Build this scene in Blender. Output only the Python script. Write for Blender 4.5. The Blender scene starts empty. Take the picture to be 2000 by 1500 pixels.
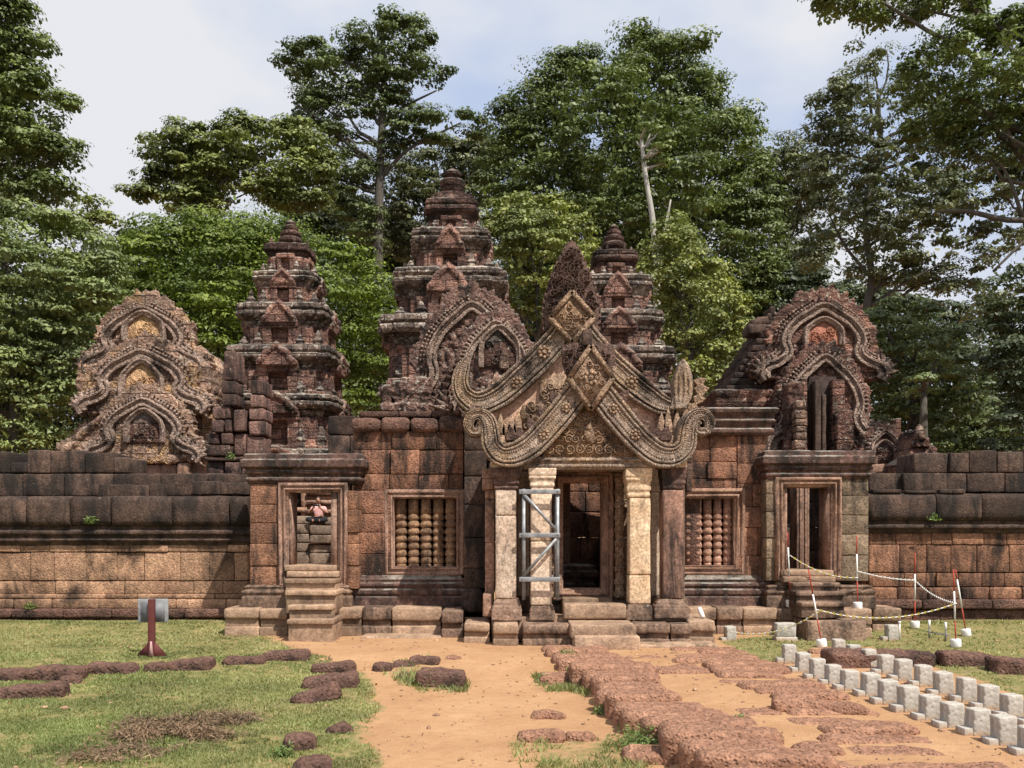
import bpy, math, random
import numpy as np
from mathutils import Vector, Matrix

random.seed(7)
rng = np.random.default_rng(7)
R = math.radians
SC = bpy.context.scene
COL = SC.collection

# ------------------------------------------------------------------ camera, sky, sun, exposure
F, CX, HY, EYE = 1700.0, 1000.0, 1040.0, 1.6          # focal length in photo pixels, horizon row, eye height
cam_d = bpy.data.cameras.new('camera')
cam_d.sensor_width = 36.0
cam_d.lens = 36.0 * F / 2000.0
cam_d.shift_y = (HY - 750.0) / 2000.0
cam_d.clip_end = 3000
cam = bpy.data.objects.new('camera', cam_d)
COL.objects.link(cam)
cam.location = (0, 0, EYE)
cam.rotation_euler = (R(90), 0, 0)
SC.camera = cam

SUN_DIR = Vector((0.42, -0.51, 0.93)).normalized()      # towards the sun: right, behind the camera, high
sun_elev = math.asin(SUN_DIR.z)
sun_d = bpy.data.lights.new('sun', 'SUN')
sun_d.energy = 4.7
sun_d.angle = R(0.53)
sun_d.color = (1.0, 0.945, 0.86)
sun = bpy.data.objects.new('sun', sun_d)
COL.objects.link(sun)
sun.rotation_euler = SUN_DIR.to_track_quat('Z', 'Y').to_euler()

W = bpy.data.worlds.new('World')
SC.world = W
W.use_nodes = True
wn = W.node_tree
wn.nodes.clear()
w_out = wn.nodes.new('ShaderNodeOutputWorld')
w_bg = wn.nodes.new('ShaderNodeBackground')
w_bg.inputs['Strength'].default_value = 0.085
sky = wn.nodes.new('ShaderNodeTexSky')
sky.sky_type = 'NISHITA'
sky.sun_disc = False
sky.sun_elevation = sun_elev
sky.sun_rotation = math.atan2(SUN_DIR.x, SUN_DIR.y)
sky.air_density = 1.0
sky.dust_density = 1.6
tc = wn.nodes.new('ShaderNodeTexCoord')
mp = wn.nodes.new('ShaderNodeMapping')
mp.inputs['Scale'].default_value = (1.4, 1.4, 2.6)
mp.inputs['Location'].default_value = (0.35, 0.2, 0.1)
cn = wn.nodes.new('ShaderNodeTexNoise')
cn.inputs['Scale'].default_value = 2.3
cn.inputs['Detail'].default_value = 5
cn.inputs['Roughness'].default_value = 0.48
cr = wn.nodes.new('ShaderNodeValToRGB')
cr.color_ramp.elements[0].position = 0.36
cr.color_ramp.elements[0].color = (0, 0, 0, 1)
cr.color_ramp.elements[1].position = 0.58
cr.color_ramp.elements[1].color = (1, 1, 1, 1)
cm = wn.nodes.new('ShaderNodeMixRGB')
cm.inputs[2].default_value = (6.9, 7.0, 7.35, 1)
thin = wn.nodes.new('ShaderNodeMixRGB')                # thin high haze over the blue
thin.inputs[0].default_value = 0.86
thin.inputs[2].default_value = (4.9, 5.75, 7.6, 1)
wn.links.new(tc.outputs['Generated'], mp.inputs['Vector'])
wn.links.new(mp.outputs['Vector'], cn.inputs['Vector'])
wn.links.new(cn.outputs['Fac'], cr.inputs['Fac'])
wn.links.new(cr.outputs['Color'], cm.inputs[0])
wn.links.new(sky.outputs['Color'], thin.inputs[1])
wn.links.new(thin.outputs['Color'], cm.inputs[1])
wn.links.new(cm.outputs['Color'], w_bg.inputs['Color'])
wn.links.new(w_bg.outputs['Background'], w_out.inputs['Surface'])

SC.view_settings.view_transform = 'Standard'
SC.view_settings.look = 'None'
SC.view_settings.exposure = 0.46
SC.view_settings.gamma = 1.0

# ------------------------------------------------------------------ measuring: photo pixel + distance -> metres
def wx(px, Z): return (px - CX) * Z / F
def wz(py, Z): return EYE + (HY - py) * Z / F

# ------------------------------------------------------------------ noise
def _h(ix, iy, iz):
    n = (ix.astype(np.int64) * 374761393 + iy.astype(np.int64) * 668265263 + iz.astype(np.int64) * 2147483647 % 1274126177) & 0x7fffffff
    n = ((n ^ (n >> 13)) * 1274126177) & 0x7fffffff
    n = (n ^ (n >> 16)) & 0xffff
    return n / 65535.0

def vnoise(p):
    i = np.floor(p).astype(np.int64)
    f = p - i
    f = f * f * (3 - 2 * f)
    x, y, z = i[:, 0], i[:, 1], i[:, 2]
    fx, fy, fz = f[:, 0], f[:, 1], f[:, 2]
    def L(a, b, t): return a + (b - a) * t
    c00 = L(_h(x, y, z), _h(x + 1, y, z), fx)
    c10 = L(_h(x, y + 1, z), _h(x + 1, y + 1, z), fx)
    c01 = L(_h(x, y, z + 1), _h(x + 1, y, z + 1), fx)
    c11 = L(_h(x, y + 1, z + 1), _h(x + 1, y + 1, z + 1), fx)
    return L(L(c00, c10, fy), L(c01, c11, fy), fz) - 0.5

def fbm(p, o=3):
    a, s, t = 1.0, 0.0, 0.0
    for k in range(o):
        s = s + a * vnoise(p * (2.03 ** k) + 17.3 * k)
        t += a
        a *= 0.55
    return s / t

# ------------------------------------------------------------------ mesh builder
class MB:
    def __init__(s):
        s.v = []; s.f = []; s.n = 0
    def add(s, v, f):
        v = np.asarray(v, float).reshape(-1, 3)
        s.v.append(v)
        f = [np.asarray(q) + s.n for q in f] if not isinstance(f, np.ndarray) else f + s.n
        s.f.append(f)
        s.n += len(v)
    def mesh(s, name, loc=(0, 0, 0), smooth=False):
        V = np.concatenate(s.v) - np.asarray(loc, float)
        idx, tot = [], []
        for f in s.f:
            if isinstance(f, np.ndarray):
                idx.append(f.reshape(-1)); tot.append(np.full(len(f), f.shape[1]))
            else:
                for q in f:
                    idx.append(q); tot.append(np.array([len(q)]))
        idx = np.concatenate(idx).astype(np.int32); tot = np.concatenate(tot).astype(np.int32)
        st = np.concatenate([[0], np.cumsum(tot)[:-1]]).astype(np.int32)
        me = bpy.data.meshes.new(name)
        me.vertices.add(len(V)); me.vertices.foreach_set('co', V.astype(np.float32).reshape(-1))
        me.loops.add(len(idx)); me.loops.foreach_set('vertex_index', idx)
        me.polygons.add(len(tot)); me.polygons.foreach_set('loop_start', st); me.polygons.foreach_set('loop_total', tot)
        if smooth: me.polygons.foreach_set('use_smooth', np.ones(len(tot), bool))
        me.update(calc_edges=True)
        me.validate()
        return me

TEX = {}
def tex(kind, scale):
    k = (kind, scale)
    if k not in TEX:
        t = bpy.data.textures.new('relief', kind)
        t.noise_scale = scale
        if kind == 'CLOUDS': t.noise_depth = 3
        TEX[k] = t
    return TEX[k]

def obj(name, mb, mat, parent=None, loc=None, remesh=0, disp=(), smooth=False, label=None):
    """link ONE mesh object; vertices are given in world metres and stored about its thing's base"""
    if loc is None:
        loc = (0, 0, 0)
        p = parent
        if p is not None:
            loc = p['_base'] if '_base' in p.keys() else (0, 0, 0)
    me = mb.mesh(name, loc, smooth or remesh > 0)
    me.materials.append(mat)
    o = bpy.data.objects.new(name, me)
    COL.objects.link(o)
    if parent is not None:
        o.parent = parent
        o['_base'] = tuple(loc)
    else:
        o.location = loc
    if remesh:
        m = o.modifiers.new('worn', 'REMESH'); m.mode = 'VOXEL'; m.voxel_size = remesh; m.use_smooth_shade = True
    for kind, sc, st in disp:
        m = o.modifiers.new('relief', 'DISPLACE'); m.texture = tex(kind, sc); m.strength = st; m.mid_level = 0.5
    if label: o['label'] = label
    return o

def thing(name, label, cat, loc, group=None):
    o = bpy.data.objects.new(name, None)
    COL.objects.link(o)
    o.location = loc
    o['_base'] = tuple(float(c) for c in loc)
    o.empty_display_size = 0.2
    return tag(o, label, cat, group)

def tag(o, label, cat, group=None, kind=None):
    if label: o['label'] = label
    if cat: o['category'] = cat
    if group: o['group'] = group
    if kind: o['kind'] = kind
    return o

_lat = {}
def lattice(nx, ny, nz):
    k = (nx, ny, nz)
    if k in _lat: return _lat[k]
    idx = -np.ones((nx + 1, ny + 1, nz + 1), int)
    g = np.stack(np.meshgrid(np.arange(nx + 1), np.arange(ny + 1), np.arange(nz + 1), indexing='ij'), -1)
    b = (g[..., 0] == 0) | (g[..., 0] == nx) | (g[..., 1] == 0) | (g[..., 1] == ny) | (g[..., 2] == 0) | (g[..., 2] == nz)
    idx[b] = np.arange(b.sum())
    pts = g[b]
    q = []
    def face(a, fl):
        A = a[:-1, :-1]; B = a[1:, :-1]; Cc = a[1:, 1:]; D = a[:-1, 1:]
        s = np.stack([A, B, Cc, D], -1).reshape(-1, 4)
        q.append(s[:, ::-1] if fl else s)
    face(idx[:, :, 0], True); face(idx[:, :, nz], False)
    face(idx[:, 0, :], False); face(idx[:, ny, :], True)
    face(idx[0, :, :], True); face(idx[nx, :, :], False)
    _lat[k] = (pts, np.concatenate(q))
    return _lat[k]

def stone(mb, x0, x1, y0, y1, z0, z1, r=0.015, amp=0.006, res=0.12, freq=5.0, rot=0.0, tilt=0.0, nmax=14):
    """worn block: chamfered box, its faces gridded and roughened"""
    x0, x1 = min(x0, x1), max(x0, x1); z0, z1 = min(z0, z1), max(z0, z1)
    L = np.array([x1 - x0, y1 - y0, z1 - z0])
    r3 = np.minimum(np.array(r if hasattr(r, '__len__') else (r, r, r), float), 0.45 * L)
    ax, n = [], []
    for l, r in zip(L, r3):
        k = int(min(nmax, max(1, round((l - 2 * r) / res))))
        a = np.concatenate([[0], np.linspace(r, l - r, k + 1), [l]])
        ax.append(a); n.append(len(a) - 1)
    pts, q = lattice(*n)
    p = np.stack([ax[i][pts[:, i]] for i in range(3)], -1)
    c = np.clip(p, r3, L - r3)
    d = (p - c) / r3
    m = np.linalg.norm(d, axis=1, keepdims=True)
    p = np.where(m > 1e-9, c + d / np.maximum(m, 1e-9) * r3, p)
    s = rng.uniform(0, 50, 3)
    if amp:
        e = np.stack([fbm(p * freq + s + 31 * k) for k in range(3)], -1)
        p = p + e * 2 * amp
    if rot or tilt:
        h = p - L / 2
        ca, sa = math.cos(rot), math.sin(rot)
        h = np.stack([h[:, 0] * ca - h[:, 1] * sa, h[:, 0] * sa + h[:, 1] * ca, h[:, 2]], -1)
        ca, sa = math.cos(tilt), math.sin(tilt)
        h = np.stack([h[:, 0] * ca - h[:, 2] * sa, h[:, 1], h[:, 0] * sa + h[:, 2] * ca], -1)
        p = h + L / 2
    mb.add(p + np.array([x0, y0, z0]), q)

def sb(mb, px0, px1, py0, py1, Z, d, **k):
    stone(mb, wx(px0, Z), wx(px1, Z), Z, Z + d, wz(py1, Z), wz(py0, Z), **k)

def box(mb, x0, x1, y0, y1, z0, z1):
    p, q = lattice(1, 1, 1)
    mb.add(p * np.array([x1 - x0, y1 - y0, z1 - z0]) + np.array([x0, y0, z0]), q)

RED = [(1, .74), (.94, .74), (.94, .94), (.74, .94), (.74, 1)]
def ring(hx, hy, red):
    if not red: return [(hx, -hy), (hx, hy), (-hx, hy), (-hx, -hy)]
    q = RED
    o = [(a * hx, b * hy) for a, b in q]
    o += [(-a * hx, b * hy) for a, b in q[::-1]]
    o += [(-a * hx, -b * hy) for a, b in q]
    o += [(a * hx, -b * hy) for a, b in q[::-1]]
    return o

def stack(mb, cx, cy, levels, red=False):
    """loft through rectangles (or redented squares): levels = [(z, half x, half y)] from below"""
    V = []; 
    for z, hx, hy in levels:
        V += [(cx + a, cy + b, z) for a, b in ring(hx, hy, red)]
    n = len(V) // len(levels)
    fs = []
    for i in range(len(levels) - 1):
        for k in range(n):
            a = i * n + k; b = i * n + (k + 1) % n
            fs.append([a, b, b + n, a + n])
    fs.append(list(range(n))[::-1])
    fs.append(list(range((len(levels) - 1) * n, len(levels) * n)))
    mb.add(V, fs)

def mould(mb, px0, px1, Z, d, rows):
    """moulded course measured in the photo: rows = [(py, offset metres)] from the bottom up"""
    xa, xb = wx(px0, Z), wx(px1, Z)
    stack(mb, (xa + xb) / 2, Z + d / 2, [(wz(py, Z), (xb - xa) / 2 + o, d / 2 + o) for py, o in rows])

def prism(mb, pts, y0, y1):
    n = len(pts)
    V = [(x, y0, z) for x, z in pts] + [(x, y1, z) for x, z in pts]
    a = sum(pts[i][0] * pts[(i + 1) % n][1] - pts[(i + 1) % n][0] * pts[i][1] for i in range(n))
    o = list(range(n)) if a > 0 else list(range(n))[::-1]
    fs = [o, [i + n for i in o[::-1]]]
    for i in range(n):
        a_, b_ = o[i], o[(i + 1) % n]
        fs.append([b_, a_, a_ + n, b_ + n])
    mb.add(V, fs)

def cat(P, n=6):
    P = [np.asarray(p, float) for p in P]
    Q = [2 * P[0] - P[1]] + P + [2 * P[-1] - P[-2]]
    out = []
    for i in range(1, len(Q) - 2):
        for k in range(n):
            t = k / n
            a, b, c, d = Q[i - 1], Q[i], Q[i + 1], Q[i + 2]
            out.append(0.5 * ((2 * b) + (c - a) * t + (2 * a - 5 * b + 4 * c - d) * t * t + (3 * b - a - 3 * c + d) * t ** 3))
    out.append(P[-1])
    return out

GROOVE = [(-1, 0), (-.98, .05), (-.74, .05), (-.73, .015), (-.63, .015), (-.62, .06), (-.46, .06), (-.45, .045), (.45, .045), (.46, .06), (.62, .06), (.63, .015), (.73, .015), (.74, .05), (.98, .05), (1, 0)]
ROUND = [(-1, 0), (-.7, .7), (0, 1), (.7, .7), (1, 0)]
def ribbon(mb, path, hw, y, depth, prof=GROOVE, ps=1.0):
    """band swept along a path in a facade plane; prof = (across, out of the face in metres)"""
    P = np.array([(float(p[0]), float(p[1])) for p in path])
    T = np.gradient(P, axis=0)
    T /= np.maximum(np.linalg.norm(T, axis=1, keepdims=True), 1e-9)
    N = np.stack([-T[:, 1], T[:, 0]], -1)
    hw = np.broadcast_to(np.asarray(hw, float), (len(P),))
    m = len(prof) + 2
    V = []
    for i in range(len(P)):
        for t, d in prof:
            q = P[i] + N[i] * t * hw[i]
            V.append((q[0], y - d * ps, q[1]))
        for t in (1, -1):
            q = P[i] + N[i] * t * hw[i]
            V.append((q[0], y + depth, q[1]))
    fs = []
    for i in range(len(P) - 1):
        for k in range(m):
            a = i * m + k; b = i * m + (k + 1) % m
            fs.append([a, b, b + m, a + m])
    fs.append(list(range(m))[::-1])
    fs.append([(len(P) - 1) * m + k for k in range(m)])
    mb.add(V, fs)

def lathe(mb, cx, cy, prof, n=16):
    V = []
    for r, z in prof:
        for k in range(n):
            a = 2 * math.pi * k / n
            V.append((cx + r * math.cos(a), cy + r * math.sin(a), z))
    fs = []
    for i in range(len(prof) - 1):
        for k in range(n):
            a = i * n + k; b = i * n + (k + 1) % n
            fs.append([a, b, b + n, a + n])
    fs.append(list(range(n))[::-1]); fs.append([(len(prof) - 1) * n + k for k in range(n)])
    mb.add(V, fs)

def ell(mb, c, r, nu=10, nv=6):
    V = []; fs = []
    for j in range(nv + 1):
        th = math.pi * j / nv
        for i in range(nu):
            a = 2 * math.pi * i / nu
            V.append((c[0] + r[0] * math.sin(th) * math.cos(a), c[1] + r[1] * math.sin(th) * math.sin(a), c[2] - r[2] * math.cos(th)))
    for j in range(nv):
        for i in range(nu):
            a = j * nu + i; b = j * nu + (i + 1) % nu
            fs.append([a, b, b + nu, a + nu])
    mb.add(V, fs)

def tube(mb, pts, rad, n=8):
    P = [Vector(p) for p in pts]
    V = []
    for i, p in enumerate(P):
        t = (P[min(i + 1, len(P) - 1)] - P[max(i - 1, 0)]).normalized()
        u = t.orthogonal().normalized() if abs(t.z) > 0.95 else t.cross(Vector((0, 0, 1))).normalized()
        w = t.cross(u)
        r = rad[i] if hasattr(rad, '__len__') else rad
        for k in range(n):
            a = 2 * math.pi * k / n
            V.append(tuple(p + u * r * math.cos(a) + w * r * math.sin(a)))
    fs = []
    for i in range(len(P) - 1):
        for k in range(n):
            a = i * n + k; b = i * n + (k + 1) % n
            fs.append([a, b, b + n, a + n])
    fs.append(list(range(n))[::-1]); fs.append([(len(P) - 1) * n + k for k in range(n)])
    mb.add(V, fs)

def rosette(mb, x, z, y, r):
    ell(mb, (x, y, z), (r * .34, r * .3, r * .34), 8, 6)
    for k in range(8):
        a = 2 * math.pi * k / 8
        ell(mb, (x + r * .68 * math.cos(a), y, z + r * .68 * math.sin(a)), (r * .27, r * .2, r * .27), 6, 4)

def scroll(mb, x, z, r, y, hand=1, turns=1.6, a0=0.0, w=.2, out=.03):
    P = []
    n = int(14 * turns)
    for k in range(n + 1):
        t = k / n
        a = a0 + hand * t * turns * 2 * math.pi
        q = r * (1 - .85 * t)
        P.append((x + q * math.cos(a), z + q * math.sin(a)))
    ribbon(mb, P, [r * w * (1 - .5 * k / n) for k in range(n + 1)], y, .02, ROUND, out)
    if out > .035: ell(mb, (x, y, z), (r * .62, out * .55, r * .62), 7, 4)

def flame(mb, x, z, w, h, y0, y1, ang=0.0):
    """pointed leaf standing on an edge; ang leans it"""
    S = [(-.5, -.1), (-.55, .3), (-.3, .65), (0.05, 1.0), (.32, .62), (.5, .3), (.5, -.1)]
    ca, sa = math.cos(ang), math.sin(ang)
    prism(mb, [(x + (a * w) * ca + (b * h) * sa, z - (a * w) * sa + (b * h) * ca) for a, b in S], y0, y1)

# ------------------------------------------------------------------ materials
class NT:
    def __init__(s, name):
        s.m = bpy.data.materials.new(name); s.m.use_nodes = True
        s.t = s.m.node_tree; s.t.nodes.clear()
        s.out = s.t.nodes.new('ShaderNodeOutputMaterial')
        s.c = s.t.nodes.new('ShaderNodeTexCoord').outputs['Object']
    def n(s, k): return s.t.nodes.new('ShaderNode' + k)
    def l(s, a, b): s.t.links.new(a, b)
    def val(s, sock, v):
        if hasattr(v, 'is_linked'): s.l(v, sock)
        else: sock.default_value = v
    def map(s, scale, vec=None, loc=(0, 0, 0)):
        n = s.n('Mapping'); s.l(vec or s.c, n.inputs['Vector']); n.inputs['Scale'].default_value = scale; n.inputs['Location'].default_value = loc
        return n.outputs['Vector']
    def noise(s, sc, det=4, ro=.55, vec=None, dist=0):
        n = s.n('TexNoise'); s.l(vec or s.c, n.inputs['Vector'])
        n.inputs['Scale'].default_value = sc; n.inputs['Detail'].default_value = det; n.inputs['Roughness'].default_value = ro; n.inputs['Distortion'].default_value = dist
        return n.outputs['Fac']
    def voro(s, sc, feat='F1', vec=None):
        n = s.n('TexVoronoi'); n.feature = feat; s.l(vec or s.c, n.inputs['Vector']); n.inputs['Scale'].default_value = sc
        return n.outputs['Distance']
    def ramp(s, f, *st):
        n = s.n('ValToRGB'); s.l(f, n.inputs['Fac'])
        e = n.color_ramp.elements
        while len(e) < len(st): e.new(.5)
        for q, (p, c) in zip(e, st):
            q.position = p
            q.color = (c, c, c, 1) if not hasattr(c, '__len__') else (*c[:3], 1)
        return n.outputs['Color']
    def mix(s, f, a, b, mode='MIX'):
        n = s.n('MixRGB'); n.blend_type = mode
        for i, v in enumerate((f, a, b)):
            if hasattr(v, 'is_linked'): s.l(v, n.inputs[i])
            else: n.inputs[i].default_value = v if i == 0 else (*v[:3], 1)
        return n.outputs['Color']
    def math(s, op, a, b=0.0):
        n = s.n('Math'); n.operation = op
        s.val(n.inputs[0], a); s.val(n.inputs[1], b)
        return n.outputs[0]
    def isl(s):
        return s.n('NewGeometry').outputs['Random Per Island']
    def bump(s, h, st=.5, d=.02, nrm=None):
        n = s.n('Bump'); s.l(h, n.inputs['Height']); n.inputs['Strength'].default_value = st; n.inputs['Distance'].default_value = d
        if nrm: s.l(nrm, n.inputs['Normal'])
        return n.outputs['Normal']
    def pbr(s, col, ro=.9, nrm=None, metal=0, spec=.25):
        b = s.n('BsdfPrincipled')
        s.val(b.inputs['Base Color'], col if hasattr(col, 'is_linked') else (*col, 1))
        s.val(b.inputs['Roughness'], ro)
        b.inputs['Metallic'].default_value = metal
        b.inputs['Specular IOR Level'].default_value = spec
        if nrm: s.l(nrm, b.inputs['Normal'])
        s.l(b.outputs[0], s.out.inputs['Surface'])
        return s.m

DIM = 1.06
def mat_stone(name, a, b, dark=(.03, .026, .024), dk=.5, light=(.42, .39, .33), lt=.12, isl=.25, pit=14, pitd=.012, dsc=1.1, carve=0, joint=None, ds=(3, 3, 1.1), ochre=None, ledge=0, fine_=1.0, soil=None):
    """weathered stone: two tones, dark lichen, pale lichen patches, pits or carving in relief"""
    t = NT(name)
    a, b, light = [tuple(c * DIM for c in q) for q in (a, b, light)]
    dark = tuple(c * .7 for c in dark)
    col = t.mix(t.ramp(t.noise(2.2, 6, .6), (.3, 0), (.7, 1)), a, b)
    if ochre: col = t.mix(t.ramp(t.noise(1.7, 4, .6, t.map((1, 1, 1), loc=(9, 3, 7))), (.52, 0), (.66, .8)), col, ochre)
    fine = t.noise(28, 5, .7)
    col = t.mix(1.0, col, t.ramp(fine, (.28, 1 - .6 * fine_), (.72, 1 + .6 * fine_)), 'MULTIPLY')
    col = t.mix(1.0, col, t.ramp(t.noise(8, 5, .7, t.map((1, 1, 1), loc=(3, 8, 1))), (.3, .68), (.7, 1.3)), 'MULTIPLY')
    if isl:
        col = t.mix(1.0, col, t.ramp(t.isl(), (0, 1 - isl), (1, 1 + isl)), 'MULTIPLY')
    st = t.noise(dsc, 9, .68, t.map(ds), .4)
    thr = .72 - .42 * dk
    col = t.mix(t.ramp(st, (thr - .07, 0), (thr + .10, .92)), col, dark)
    if lt:
        pl = t.noise(8.5, 7, .72, t.map((1, 1, 1), loc=(5, 1, 2)))
        th = .70 - .3 * lt
        col = t.mix(t.ramp(pl, (th, 0), (th + .05, .75)), col, light)
    if soil:
        sz = t.n('SeparateXYZ'); t.l(t.c, sz.inputs[0])
        zz = t.math('ADD', sz.outputs[2], t.math('MULTIPLY', t.noise(14, 5, .7), .14))
        col = t.mix(t.ramp(zz, (.06, .8), (.13, 0)), col, soil)
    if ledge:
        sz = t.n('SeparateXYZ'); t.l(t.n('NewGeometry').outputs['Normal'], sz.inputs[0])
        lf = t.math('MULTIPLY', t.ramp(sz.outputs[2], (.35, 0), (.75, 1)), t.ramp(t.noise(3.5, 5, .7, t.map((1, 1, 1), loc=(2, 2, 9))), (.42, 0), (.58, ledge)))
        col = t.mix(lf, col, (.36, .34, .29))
    h = t.ramp(t.voro(pit), (0, 0), (.5, 1))
    h = t.mix(.5, h, fine)
    nrm = t.bump(h, .9, pitd)
    nrm = t.bump(t.noise(90, 3, .7), .5, .004, nrm)
    if carve:
        cv = t.voro(carve, 'SMOOTH_F1', t.map((1, 1, 1.15)))
        ring_ = t.math('SINE', t.math('MULTIPLY', cv, 26.0))
        nrm = t.bump(ring_, .8, .014, nrm)
        nrm = t.bump(t.noise(carve * 2.4, 2, .5, dist=2.5), .9, .03, nrm)
    if joint:
        sx = t.n('SeparateXYZ'); t.l(t.c, sx.inputs[0])
        cb = t.n('CombineXYZ'); t.l(t.math('ADD', sx.outputs[0], sx.outputs[1]), cb.inputs[0]); t.l(sx.outputs[2], cb.inputs[1])
        br = t.n('TexBrick'); t.l(cb.outputs[0], br.inputs['Vector'])
        br.inputs['Scale'].default_value = 1.0; br.inputs['Brick Width'].default_value = joint[0]; br.inputs['Row Height'].default_value = joint[1]
        br.inputs['Mortar Size'].default_value = .012; br.inputs['Mortar Smooth'].default_value = .3
        br.inputs['Color1'].default_value = (.55, .55, .56, 1); br.inputs['Color2'].default_value = (1.4, 1.33, 1.27, 1)
        br.inputs['Mortar'].default_value = (.3, .3, .3, 1)
        col = t.mix(1.0, col, br.outputs['Color'], 'MULTIPLY')
        nrm = t.bump(t.math('SUBTRACT', 1.0, br.outputs['Fac']), 1.0, .03, nrm)
    return t.pbr(col, .93, nrm, spec=.15)

M = {}
LAT_A, LAT_B = (.33, .135, .06), (.20, .085, .045)
M['laterite'] = mat_stone('laterite', (.285, .145, .085), (.155, .082, .056), dk=.46, lt=.10, light=(.36, .27, .19), isl=.35, pit=34, pitd=.02, dsc=1.3, ds=(2.6, 2.6, .7))
M['laterite_wall'] = mat_stone('laterite_wall', (.37, .225, .14), (.22, .125, .08), dk=.36, lt=.10, light=(.45, .34, .22), isl=.3, pit=32, pitd=.02, dsc=.9, ds=(1.6, 1.6, 1.1))
M['laterite_dark'] = mat_stone('laterite_dark', (.102, .064, .048), (.052, .037, .030), dk=.5, lt=.10, light=(.3, .27, .22), isl=.35, pit=24)
M['laterite_grey'] = mat_stone('laterite_grey', (.25, .185, .125), (.16, .115, .08), dk=.4, lt=.2, light=(.38, .33, .25), isl=.25, pit=24)
M['laterite_mixed'] = mat_stone('laterite_mixed', (.265, .13, .078), (.115, .064, .048), dk=.52, lt=.22, light=(.33, .27, .2), isl=.4, pit=30, pitd=.025, dsc=1.4, ds=(2.6, 2.6, .7))
M['paving'] = mat_stone('paving', (.33, .18, .115), (.20, .102, .068), dk=.10, lt=.16, light=(.42, .26, .17), dark=(.10, .055, .045), isl=.35, fine_=.8, pit=30, pitd=.05, ds=(2.4, 2.4, 2.4))
M['old_stone'] = mat_stone('old_stone', (.155, .085, .062), (.085, .05, .04), dk=.36, lt=.08, light=(.27, .2, .14), isl=.25, pit=26, pitd=.04, ds=(2, 2, 2))
M['sand_dark'] = mat_stone('sand_dark', (.15, .085, .066), (.085, .054, .045), dk=.5, lt=.2, isl=.2, pit=18, ledge=.7)
M['sand_base'] = mat_stone('sand_base', (.235, .155, .11), (.125, .082, .06), dk=.40, lt=.14, isl=.35, pit=18)
M['sand_step'] = mat_stone('sand_step', (.36, .245, .165), (.22, .145, .10), dk=.22, lt=.10, light=(.5, .38, .28), isl=.35, pit=26, pitd=.008, ds=(1.5, 1.5, 1.5), fine_=.6)
M['sand_frame'] = mat_stone('sand_frame', (.33, .21, .155), (.2, .12, .09), dk=.36, lt=.14, isl=.1, pit=18, pitd=.008)
M['sand_rose'] = mat_stone('sand_rose', (.34, .205, .145), (.19, .115, .082), dk=.36, lt=.12, isl=.1, pit=18, pitd=.008)
M['pillar_cream'] = mat_stone('pillar_cream', (.64, .50, .38), (.52, .385, .28), dk=.14, lt=.10, isl=.05, pit=12, pitd=.003, light=(.62, .52, .42))
M['pillar_grey'] = mat_stone('pillar_grey', (.52, .415, .32), (.38, .27, .2), dk=.22, lt=.15, isl=.05, pit=12, pitd=.003, light=(.55, .48, .4))
M['pillar_ochre'] = mat_stone('pillar_ochre', (.60, .455, .31), (.48, .325, .195), dk=.16, lt=.12, isl=.05, pit=12, pitd=.004, light=(.6, .5, .38))
M['pillar_black'] = mat_stone('pillar_black', (.3, .17, .125), (.2, .12, .09), dk=.55, lt=.03, isl=.05, pit=12, pitd=.004, ds=(3, 3, .7))
M['ped_band'] = mat_stone('ped_band', (.50, .38, .29), (.31, .225, .175), dk=.36, lt=.26, light=(.47, .40, .33), isl=0, pit=24, pitd=.02, dsc=1.8, ds=(1.6, 1.6, 1.2), ochre=(.46, .31, .19), carve=16)
M['ped_carved'] = mat_stone('ped_carved', (.44, .305, .205), (.28, .175, .12), dk=.3, lt=.12, isl=.15, pit=22, pitd=.025, carve=11, ochre=(.37, .235, .14))
M['ped_dark'] = mat_stone('ped_dark', (.2, .125, .1), (.12, .077, .062), dk=.3, lt=.12, isl=.1, pit=22, pitd=.02, carve=13)
M['ped_plain'] = mat_stone('ped_plain', (.56, .37, .275), (.44, .27, .19), dk=.16, lt=.14, isl=0, pit=12, pitd=.006)
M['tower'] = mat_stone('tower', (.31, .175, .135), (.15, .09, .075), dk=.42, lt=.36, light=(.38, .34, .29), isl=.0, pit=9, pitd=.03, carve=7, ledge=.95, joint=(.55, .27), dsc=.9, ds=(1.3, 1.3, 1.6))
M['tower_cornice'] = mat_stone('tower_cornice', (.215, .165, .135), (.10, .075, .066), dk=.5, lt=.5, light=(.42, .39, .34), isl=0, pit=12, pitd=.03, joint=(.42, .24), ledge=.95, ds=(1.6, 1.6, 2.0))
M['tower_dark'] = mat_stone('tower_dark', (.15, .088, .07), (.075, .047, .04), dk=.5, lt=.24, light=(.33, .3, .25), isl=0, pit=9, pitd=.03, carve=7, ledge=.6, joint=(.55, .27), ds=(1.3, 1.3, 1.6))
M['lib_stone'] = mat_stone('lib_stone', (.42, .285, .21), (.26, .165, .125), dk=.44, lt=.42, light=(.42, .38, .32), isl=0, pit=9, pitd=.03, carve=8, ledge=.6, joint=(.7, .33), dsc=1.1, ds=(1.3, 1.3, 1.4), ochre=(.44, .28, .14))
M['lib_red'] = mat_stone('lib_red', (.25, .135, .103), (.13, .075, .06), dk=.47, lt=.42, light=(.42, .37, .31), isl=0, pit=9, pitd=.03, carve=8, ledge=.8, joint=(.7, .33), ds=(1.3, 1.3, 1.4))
M['lib_band'] = mat_stone('lib_band', (.41, .30, .24), (.24, .165, .13), dk=.40, lt=.34, isl=0, pit=14, pitd=.025, ds=(1.5, 1.5, 1.5), carve=10)
M['lib_ochre'] = mat_stone('lib_ochre', (.56, .36, .18), (.45, .27, .16), dk=.12, lt=.05, isl=0, pit=12, pitd=.02, carve=9)
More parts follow.
